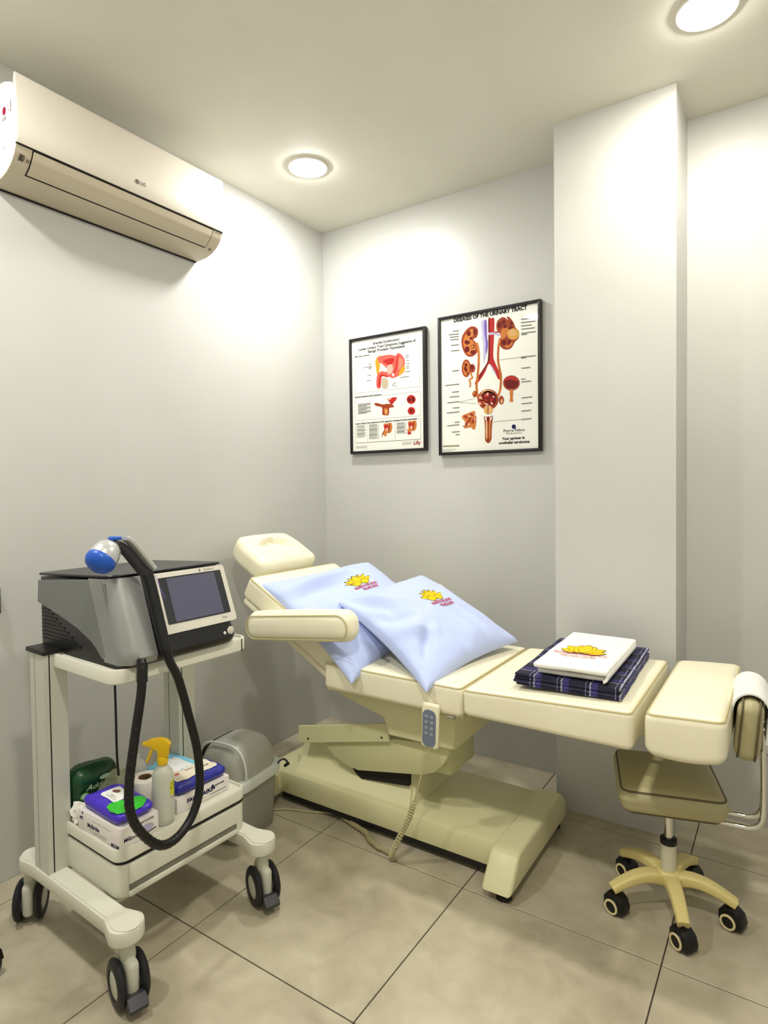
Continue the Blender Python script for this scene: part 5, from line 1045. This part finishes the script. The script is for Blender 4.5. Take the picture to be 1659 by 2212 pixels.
# ------------------------------------------------------------------ things on the trolley's lower tray
TZ = .3365
M_CARD = mat('white_card', (236, 230, 226), .6); M_INKN = ink('ink_navy', (26, 26, 70)); ink('ink_light', (176, 170, 168))
def carton(label, x0, x1, y0, y1, h, rot, front, side, z=TZ):
    t = thing('carton', label, 'box', ((x0+x1)/2, (y0+y1)/2, z), rot); w, d = x1-x0, y1-y0
    b = obj('carton_body', box((-w/2, -d/2, 0), (w/2, d/2, h), .0012), M_CARD, t)
    obj('lid_flap', box((-w/2+.004, -d/2+.003, h-.0002), (w/2-.004, d/2-.003, h+.0008)), M_CARD, b)
    if front: front.build('front_print', lambda u, v, hh: (u, -d/2-hh, v), b)      # faces -y
    if side: side.build('side_print', lambda u, v, hh: (w/2+hh, u, v), b)          # faces +x
    return t
f = Print(); f.text('McBride', -.028, .030, .017, 'ink_navy', .0006); f.text('MC', -.086, .042, .012, 'ink_navy', .0005); f.line([(-.078, .062), (-.082, .054)], .004, 'ink_navy')
for i in range(3): f.line([(-.05+.01*i, .019-.0035*i), (.035, .019-.0035*i)], .001, 'ink_light')
f.poly([(.058, .006), (.094, .006), (.094, .014), (.058, .014)], 'ink_navy'); f.text('EXAM', .076, .010, .007, 'art_paper'); f.line([(-.035, .048), (.06, .046)], .0012, 'ink_light')
s = Print(); s.text('MC', -.04, .028, .014, 'ink_navy', .0006); s.text('Nitrile', -.02, .026, .011, 'ink_navy', .0003); s.text('FREE POWDER', .02, .054, .007, 'ink_navy', .0002); s.line([(.018, .018), (.05, .022)], .003, 'ink_navy'); s.line([(-.02, .008), (.02, .008)], .001, 'ink_light'); s.ell(.02, .032, .022, .012, 'art_lilac')
carton('white glove carton under the purple wipes pack, at the near end of the tray', .497, .706, -1.762, -1.645, .064, 0, f, s)
f = Print(); s = Print(); s.text('FACE MASKS', -.015, .026, .017, 'ink_navy', .0009); s.text('supermask', .058, .034, .009, 'ink_navy', .0003); s.ell(.032, .034, .005, .006, 'ink_navy'); s.ell(.038, .027, .004, .004, 'ink_navy'); s.line([(.02, .012), (.085, .012)], .0016, 'ink_navy'); s.line([(-.06, .012), (.0, .012)], .001, 'ink_light')
carton('white face mask carton under the blue wipes pack, at the far end of the tray', .574, .676, -1.553, -1.357, .046, TA, f, s)

def soft_pack(label, c, w, d, h, rot, m, seed, label_fn, extra=None):
    t = thing('wipes_pack', label, 'wipes', c, rot)
    def sh(q):
        q = q.copy(); fx = abs(q.x)/(w/2); f = max(0, 1-fx**6)
        q.z = q.z*(.12+.88*f**.5)+.0015*noise.noise(Vector((q.x*40, q.y*40, seed)))*(1+2*fx)
        q.y *= 1-.06*(1-f)+.03*noise.noise(Vector((q.x*60, seed, 0)))*fx**4
        return q
    b = obj('film', rbox((w, d, h), h*.42, (0, 0, h/2), k=(22, 14, 2), shape=sh), m, t, angle=60)
    top = lambda u, v, hh: (u, v, h*(1)+.0016*noise.noise(Vector((u*40, v*40, seed)))*(1+4*abs(u)/w)+.0005+hh - (h/2)*(1-(.12+.88*max(0, 1-(abs(u)/(w/2))**6)**.5)))
    p = Print(); label_fn(p); p.build('pack_print', top, b, base=.0010, fine=.008)
    return t, b, top
M_PURP = mat('purple_film', (70, 44, 196), .28); M_NAVYF = mat('blue_film', (36, 40, 150), .28); ink('ink_green', (66, 196, 60)); ink('ink_brown', (120, 84, 70)); ink('ink_white', (238, 238, 236)); ink('ink_cream', (236, 226, 206)); ink('ink_blue2', (90, 90, 190))
def lab1(p):
    p.poly([(.035, -.052), (.088, -.050), (.095, .02), (.07, .045), (.04, .03), (.045, .0), (.02, -.02)], 'ink_green', 2)
    p.poly(rrect(.085, .058, .01, 4, -.012, .004), 'ink_white'); p.poly([(-.045, .012), (-.03, .022), (-.018, .018), (-.02, .008), (-.036, .004)], 'ink_brown', 3)
    p.text('wipes', -.01, -.006, .013, 'ink_grey'); p.line([(-.035, -.015), (.018, -.015)], .0015, 'ink_grey')
t, b, top = soft_pack('purple soft wipes pack with white flap and green end, on the glove carton', (.602, -1.703, TZ+.0652), .20, .112, .036, math.radians(-4), M_PURP, 4, lab1)
def lab2(p):
    p.poly(rrect(.07, .15, .012, 4, -.004, .0), 'ink_cream'); p.text('TISSUE', .0, .04, .013, 'ink_navy', .0006, rot=PI/2); p.text('FACE', -.02, .0, .012, 'ink_navy', .0004, rot=PI/2); p.ell(-.02, -.045, .006, .008, 'art_coral')
    p.text('CLEAN ACTION', .042, 0, .009, 'ink_blue2', .0003, rot=PI/2)
soft_pack('blue wipes pack with cream label lying on the face mask carton', (.622, -1.455, TZ+.0472), .108, .186, .034, TA, M_NAVYF, 9, lab2)
# toilet roll
M_ROLL = mat('tissue_white', (240, 236, 226), .9, bump=(300, .2, .001)); M_CORE = mat('roll_core', (130, 104, 74), .8)
t = thing('toilet_roll', 'white toilet roll standing upright behind the spray bottle', 'toilet roll', (.556, -1.583, TZ))
obj('paper', lathe([(.020, .0), (.044, 0), (.046, .004), (.046, .094), (.044, .098), (.020, .098)], 32), M_ROLL, t)
obj('core', lathe([(.0202, .002), (.0202, .0975), (.0185, .0975), (.0185, .002)], 24), M_CORE, t)
obj('core_floor', lathe([(0, .001), (.0185, .001)], 24), M_CORE, t)
# spray bottle
M_CLEAR = mat('cloudy_plastic', (226, 228, 214), .3, trans=.25, ior=1.3); M_YEL = mat('trigger_yellow', (232, 190, 24), .35)
t = thing('spray_bottle', 'cloudy plastic spray bottle with yellow trigger head', 'bottle', (.668, -1.600, TZ), math.radians(-150))
bo = obj('bottle', lathe([(0, 0), (.027, 0), (.030, .004), (.0305, .02), (.0305, .135), (.028, .150), (.018, .163), (.012, .168), (.012, .176), (0, .176)], 28), M_CLEAR, t)
obj('collar', lathe([(0, .172), (.0145, .172), (.0155, .176), (.0155, .190), (.0125, .196), (0, .196)], 20), M_YEL, t)
th = obj('trigger_head', prism([(-.018, .196), (.012, .194), (.014, .212), (.030, .222), (.048, .224), (.048, .238), (.034, .246), (.005, .250), (-.014, .246), (-.026, .234), (-.020, .215)], -.0095, .0095, 'y', .004, 2), M_YEL, t)
obj('trigger', tube(catmull([(.024, 0, .222), (.034, 0, .208), (.040, 0, .192), (.048, 0, .178)], 5), [.0055]*8+[.0045]*8, 8), M_YEL, th)
obj('nozzle', lathe([(0, 0), (.007, 0), (.007, .010), (.004, .012), (0, .012)], 14, M=Matrix.Rotation(PI/2, 4, 'Y'), c=(.046, 0, .231)), M_YEL, th)
p = Print(); ink('ink_lime', (214, 214, 60)); p.poly([(.70, .085), (1.75, .085), (1.75, .126), (.70, .126)], 'ink_lime'); p.text('ISOPROPYL', 1.2, .118, .010, 'ink_navy', width=.85, aspect=.8, ); p.text('ALCOHOL', 1.2, .106, .012, 'ink_navy', width=.9, aspect=.8); p.text('70% SOLUTION', 1.2, .078, .008, 'ink_dark', width=.9, aspect=.8)
for i in range(5): p.line([(.8, .06-.007*i), (1.6, .06-.007*i)], .0012, 'ink_grey')
q = Print()
for (V, F, m, ly) in p.items:      # wrap the flat label round the bottle
    if F is None and len(V) == 4:
        n_ = 8; V2 = [Vector((V[0].x+(V[1].x-V[0].x)*i/n_, V[0].y, 0)) for i in range(n_+1)]+[Vector((V[0].x+(V[1].x-V[0].x)*i/n_, V[2].y, 0)) for i in range(n_+1)]
        F = [(i, i+1, n_+2+i, n_+1+i) for i in range(n_)]; V = V2
    q.items.append((V, F, m, ly))
q.build('label_print', lambda u, v, h: ((.0306+h)*math.cos(u+PI*.62), (.0306+h)*math.sin(u+PI*.62), v), bo)
# squat white bottle with a blue label
t = thing('squeeze_bottle', 'white squat bottle with blue band behind the toilet roll', 'bottle', (.445, -1.540, TZ))
bo = obj('bottle', lathe([(0, 0), (.030, 0), (.033, .004), (.033, .08), (.028, .098), (.014, .108), (.014, .122), (.012, .126), (0, .126)], 26), mat('white_plastic', (232, 232, 226), .35), t)
obj('blue_band', lathe([(.0333, .022), (.0337, .023), (.0337, .040), (.0333, .041)], 26), mat('band_blue', (40, 70, 160), .4), bo)
# surgical masks
M_MASK = mat('mask_blue', (130, 202, 232), .8, bump=(90, .2, .002)); M_MASKW = mat('mask_white', (232, 236, 236), .8)
for i in range(3):
    t = thing('surgical_mask', ('lowest pale blue face mask of the loose pile behind the blue wipes pack', 'middle pale blue face mask of the loose pile behind the blue wipes pack', 'topmost pale blue face mask of the loose pile, white side showing')[i], 'mask', (.497+.006*i, -1.432+.004*i, TZ+.014+.022*i), math.radians(-6+9*i), 'pile of pale blue masks')
    def mk(u, v, i=i):
        x, y = (u-.5)*.16, (v-.5)*.125
        return (x, y, .004*abs(math.sin(v*PI*4))+.010*math.cos(x*14+i)+.006*noise.noise(Vector((x*20, y*20, i*3.0))))
    obj('mask_cloth', sheet(mk, 22, 26, .0018), M_MASK if i < 3 else M_MASK, t, angle=50)
    obj('inner_layer', sheet(lambda u, v: tuple(Vector(mk(.16+u*.5, .12+v*.70))+Vector((0, 0, .0012))), 12, 22, .0006), M_MASKW if i == 2 else M_MASK, t, angle=50)
# green pack, clear bag, tissue
M_GREEN = mat('green_film', (18, 74, 38), .3, vary=(14, (8, 44, 22), 3)); ink('ink_mint', (196, 226, 196)); ink('ink_leaf', (110, 170, 96))
t = thing('cotton_pack', 'dark green glossy round pack leaning in the near corner of the tray', 'pack', (.402, -1.672, TZ), math.radians(-8))
def gsh(q):
    q = q.copy(); q.z += .004*noise.noise(Vector((q.x*18, q.y*18, 1))); q.x += .004*noise.noise(Vector((q.y*18, q.z*18, 4))); return q
bm = rbox((.085, .150, .140), .042, (0, 0, .072), k=(6, 8, 8), shape=gsh); bmesh.ops.transform(bm, matrix=Matrix.Rotation(math.radians(14), 4, 'Y'), verts=bm.verts[:]); bmesh.ops.translate(bm, verts=bm.verts[:], vec=(-.004, 0, .010))
gb = obj('film', bm, M_GREEN, t, angle=60)
p = Print(); p.text('Added', 0, .085, .026, 'ink_mint', .0003, shear=.3); p.text('Aloe', .018, .050, .016, 'ink_mint', 0, shear=.3); pe = Print(); pe.layer = 4; pe.ell(-.038, .062, .013, .013, 'ink_leaf'); pe.ell(-.038, .062, .009, .009, 'ink_mint'); p.ell(.034, .036, .012, .010, 'ink_leaf'); p.ell(.02, .108, .018, .008, 'ink_mint')
Mg = Matrix.Translation((-.004, 0, .010)) @ Matrix.Rotation(math.radians(14), 4, 'Y')
pe.build('pack_emblem', lambda u, v, h: Mg @ Vector((.0435+h+.005, u, v+.010)), gb); p.build('pack_print', lambda u, v, h: Mg @ Vector((.0435+h+.005, u, v+.010)), gb)
M_BAG = mat('clear_bag', (208, 214, 178), .2, trans=.35, alpha=.72, ior=1.2, bump=(26, .7, .01))
t = thing('plastic_bag', 'crumpled clear plastic bag between the green pack and the toilet roll', 'bag', (.478, -1.625, TZ+.001))
bm = BM(); bmesh.ops.create_icosphere(bm, subdivisions=4, radius=1)
for v in bm.verts:
    n_ = v.co.normalized(); k_ = 1+.20*noise.noise(n_*2.2)+.12*noise.noise(n_*5+Vector((3, 1, 2)))
    v.co = Vector((n_.x*.045*k_, n_.y*.056*k_, .056+n_.z*.058*k_))
    if v.co.z < 0.0: v.co.z = 0.0
obj('bag_film', bm, M_BAG, t, angle=25)
t = thing('paper_tissue', 'crumpled white paper tissue beside the near end of the glove carton', 'tissue', (.462, -1.735, TZ))
bm = BM(); bmesh.ops.create_icosphere(bm, subdivisions=3, radius=1)
for v in bm.verts:
    n_ = v.co.normalized(); k_ = 1+.45*noise.noise(n_*2.6+Vector((5, 5, 5))); v.co = Vector((n_.x*.030*k_, n_.y*.024*k_, .028+n_.z*.030*k_))
    if v.co.z < 0: v.co.z = 0
obj('tissue_paper', bm, M_ROLL, t, angle=30)
# ------------------------------------------------------------------ wheeled stool
M_TAUPE = mat('taupe_vinyl', (176, 168, 128), .45, bump=(160, .05, .001)); M_TPIPE = mat('taupe_piping', (92, 84, 56), .5); M_STAR = mat('stool_cream', (222, 206, 138), .4); M_CHR = mat('chrome', (225, 225, 222), .08, 1.0); M_SLEEVE = mat('sleeve_grey', (206, 202, 178), .4)
SX, SY = 1.893, -.683
st = thing('rolling_stool', 'taupe cushioned rolling stool with chrome back bar, under the bed foot end', 'stool', (SX, SY, 0))
a0 = math.radians(3)
for i in range(5):
    a = a0+i*2*PI/5; prof = []
    path = [(.018, .098), (.06, .108), (.10, .106), (.14, .094), (.182, .074)]
    P = catmull([Vector((r*math.cos(a), r*math.sin(a), z)) for r, z in path], 4)
    rings = []
    for k, q in enumerate(P):
        f = k/(len(P)-1); tt = (P[min(k+1, len(P)-1)]-P[max(k-1, 0)]).normalized(); s = Vector((-math.sin(a), math.cos(a), 0)); u2 = tt.cross(s)*-1
        w = .046-.012*f; h = .036-.010*f; rings.append([q+s*x+u2*y_ for x, y_ in rrect(w, h, .008, 3)])
    obj('base_leg', loft(rings), M_STAR, st)
    cx, cy = .170*math.cos(a), .170*math.sin(a)
    h = obj('caster', lathe([(0, .078), (.010, .078), (.012, .050), (0, .050)], 12), M_PLBLACK, st, (cx, cy, 0), (0, 0, math.radians((-20, -35, -30, -22, -38)[i])))
    obj('hood', prism([(-.030, .022), (-.030, .046), (-.018, .062), (.012, .064), (.030, .052), (.038, .028), (.034, .010), (.022, .008), (.004, .014), (-.014, .014)], -.022, .022, 'y', .006, 2), M_PLBLACK, h)
    for s in (-1, 1):
        Mx = Matrix.Rotation(PI/2, 4, 'X')
        obj('wheel', lathe([(0, -.006), (.023, -.006), (.0255, -.003), (.0255, .003), (.023, .006), (0, .006)], 24, M=Mx, c=(0, s*.019, .0255)), M_PLBLACK, h)
        obj('wheel_ring', lathe([(.0165, -.0072), (.0215, -.0072), (.0225, -.005), (.0225, .005), (.0215, .0072), (.0165, .0072), (.0165, -.0072)], 28, M=Mx, c=(0, s*.0205, .0255)), mat('ring_cream', (226, 210, 160), .4), h)
obj('star_hub', lathe([(0, .082), (.034, .082), (.036, .090), (.036, .118), (.030, .124), (0, .124)], 24), M_STAR, st)
obj('sleeve', lathe([(.0, .118), (.0225, .118), (.0225, .212), (.0, .212)], 24), M_SLEEVE, st)
obj('sleeve_collar', lathe([(0, .205), (.0245, .205), (.025, .212), (.024, .220), (.015, .222), (0, .222)], 24), M_PLBLACK, st)
obj('gas_piston', lathe([(0, .215), (.0125, .215), (.0125, .33), (0, .33)], 20), M_CHR, st)
SR = math.radians(16); Ms = Matrix.Translation((-.014, .055, .362)) @ Matrix.Rotation(SR, 4, 'Z')
def seatsh(q):
    q = q.copy()
    if q.z < 0: q.x *= .96; q.y *= .96
    return q
bm = BM(); add_rbox(bm, (.305, .32, .080), .034, k=(6, 6, 1), crown=.010, shape=seatsh, seg=3); bmesh.ops.transform(bm, matrix=Ms, verts=bm.verts[:])
se = obj('seat', bm, M_TAUPE, st)
for z in (.031, -.036):
    obj('piping', piping((.305, .32), .010 if z > 0 else .022, z, Ms, .0032, .026), M_TPIPE, se)
# back bar: two chrome rods bent up to the pad
Mk = Matrix.Translation((.020, .030, .358)) @ Matrix.Rotation(math.radians(3), 4, 'Z')
for dy in (-.035, .035):
    P = catmull([Mk @ Vector(q) for q in ((.04, dy, -.046), (.15, dy, -.046), (.198, dy, -.042), (.222, dy, -.020), (.228, dy, .03), (.228, dy, .15), (.226, dy, .25))], 6)
    obj('back_bar', tube(P, .0085, 12), M_CHR, st)
Mb = Mk @ Matrix.Translation((.190, 0, .268)) @ Matrix.Rotation(math.radians(5), 4, 'Y')
bm = BM(); add_rbox(bm, (.066, .28, .172), .0325, k=(1, 6, 5), seg=3); bmesh.ops.transform(bm, matrix=Mb, verts=bm.verts[:])
bp = obj('back_pad', bm, M_TAUPE, st)
for x_ in (-.021, .021):
    P = [Mb @ Vector((x_, y_, z)) for y_, z in rrect(.276, .168, .036, 6)]; obj('piping', tube(P, .003, 6, closed=True), M_TPIPE, bp)
# towel over the stool back
Mw = rootM(st) @ Mb
tw = thing('draped_towel', 'white towel draped over the stool backrest', 'towel', tuple(Mw @ Vector((0, 0, .11))), 0)
def drape(u, v):
    s = (u-.56)*.34; hw = .0395; top = .0955; r = hw
    y_ = -.108+.235*v; w = .0025*noise.noise(Vector((u*6, v*5, 2)))
    arc = PI*r
    if abs(s) < arc/2: a = s/r; p = Vector((r*math.sin(a), y_, top-r+r*math.cos(a)))
    else: p = Vector((math.copysign(r+.001, s), y_, top-r-(abs(s)-arc/2)))
    p += Vector((math.copysign(1, s) if abs(s) > arc/2 else s/arc*2, 0, .5)).normalized()*(w+.002)
    return Mw @ p
tb = sheet(drape, 44, 26, -.005); wobj('towel_cloth', tb, M_TOWEL, tw, angle=60)
# ------------------------------------------------------------------ waste bin
M_BIN = mat('bin_grey', (150, 150, 142), .4); M_BINL = mat('bin_lid_grey', (168, 168, 160), .35); M_BINE = mat('bin_edge_pale', (210, 214, 208), .4)
bn = thing('waste_bin', 'grey plastic swing-lid waste bin between the trolley and the bed', 'bin', (.425, -1.085, 0), math.radians(6))
rings = []
for z, w, d, r in ((0, .19, .215, .04), (.004, .195, .22, .042), (.12, .208, .236, .045), (.218, .220, .250, .048)): rings.append([(x_, y_, z) for x_, y_ in rrect(w, d, r, 6)])
obj('body', loft(rings), M_BIN, bn)
rings = [[(x_, y_, z) for x_, y_ in rrect(w, d, r, 6)] for z, w, d, r in ((.200, .232, .262, .052), (.203, .242, .272, .055), (.236, .246, .276, .056), (.242, .238, .268, .054), (.242, .20, .23, .04))]
obj('rim', loft(rings), M_BINE, bn)
def dome(sc, z0=.240):
    bm = BM(); n, m_ = 28, 10; R = []
    for j in range(m_+1):
        a = PI/2*j/m_; ring = []
        for i in range(n):
            t_ = 2*PI*i/n; c, s = math.cos(t_), math.sin(t_); e = .55
            ring.append((.112*sc*math.copysign(abs(c)**e, c)*math.cos(a)**.55, .127*sc*math.copysign(abs(s)**e, s)*math.cos(a)**.42, z0+.120*sc*math.sin(a)))
        R.append(ring)
    return add_loft(bm, R[:-1])
lid = obj('dome_lid', dome(1), M_BINL, bn)
arc = [(.1145*math.copysign(abs(math.cos(a))**.6, math.cos(a)), -.088, .242+.121*math.sin(a)**.75) for a in [PI*i/24 for i in range(25)]]
obj('lid_edge', tube(arc, .0045, 8), M_BINE, lid)
obj('back_panel', rbox((.022, .25, .085), .006, (-.124, -.012, .275)), M_PLBLACK, bn)
obj('handle_hinge', tube(catmull([(.116, .090, .236), (.132, .104, .252), (.140, .122, .240), (.134, .132, .222)], 5), .004, 8), M_BRAKE, bn)
obj('hinge_knob', lathe([(0, -.012), (.006, -.012), (.006, .012), (0, .012)], 12, M=Matrix.Rotation(PI/2, 4, 'X'), c=(.134, .130, .220)), M_PLBLACK, bn)
# ------------------------------------------------------------------ things cut by the left edge of the view
t = thing('coiled_wire', 'black coiled cord just showing at the left edge of the view', 'cord', (.02, -1.752, .915))
P = []
for i in range(240):
    a = 2*PI*10*i/240; P.append((.012*math.cos(a), -.002+.012*math.sin(a), .085*i/240))
obj('coil', tube(P, .0028, 6), M_PLBLACK, t)
obj('wall_hook', tube(catmull([(-.0185, 0, .10), (-.004, 0, .10), (.006, 0, .095), (.004, 0, .084)], 5), .003, 8), M_STEEL, t)

t = thing('chair_caster', 'black caster wheel just showing at the bottom left edge of the view', 'caster', (.392, -1.958, 0), math.radians(20))
obj('wheel', lathe([(0, -.012), (.028, -.012), (.033, -.006), (.033, .006), (.028, .012), (0, .012)], 28, M=Matrix.Rotation(PI/2, 4, 'X'), c=(0, 0, .033)), M_TYRE, t)
obj('hood', prism([(-.030, .034), (-.024, .062), (0, .074), (.024, .062), (.032, .040), (.020, .050), (-.020, .050)], -.017, .017, 'y', .004, 2), M_PLBLACK, t)
obj('stem', tube([(0, 0, .068), (0, 0, .12)], .007, 10), M_STEEL, t)
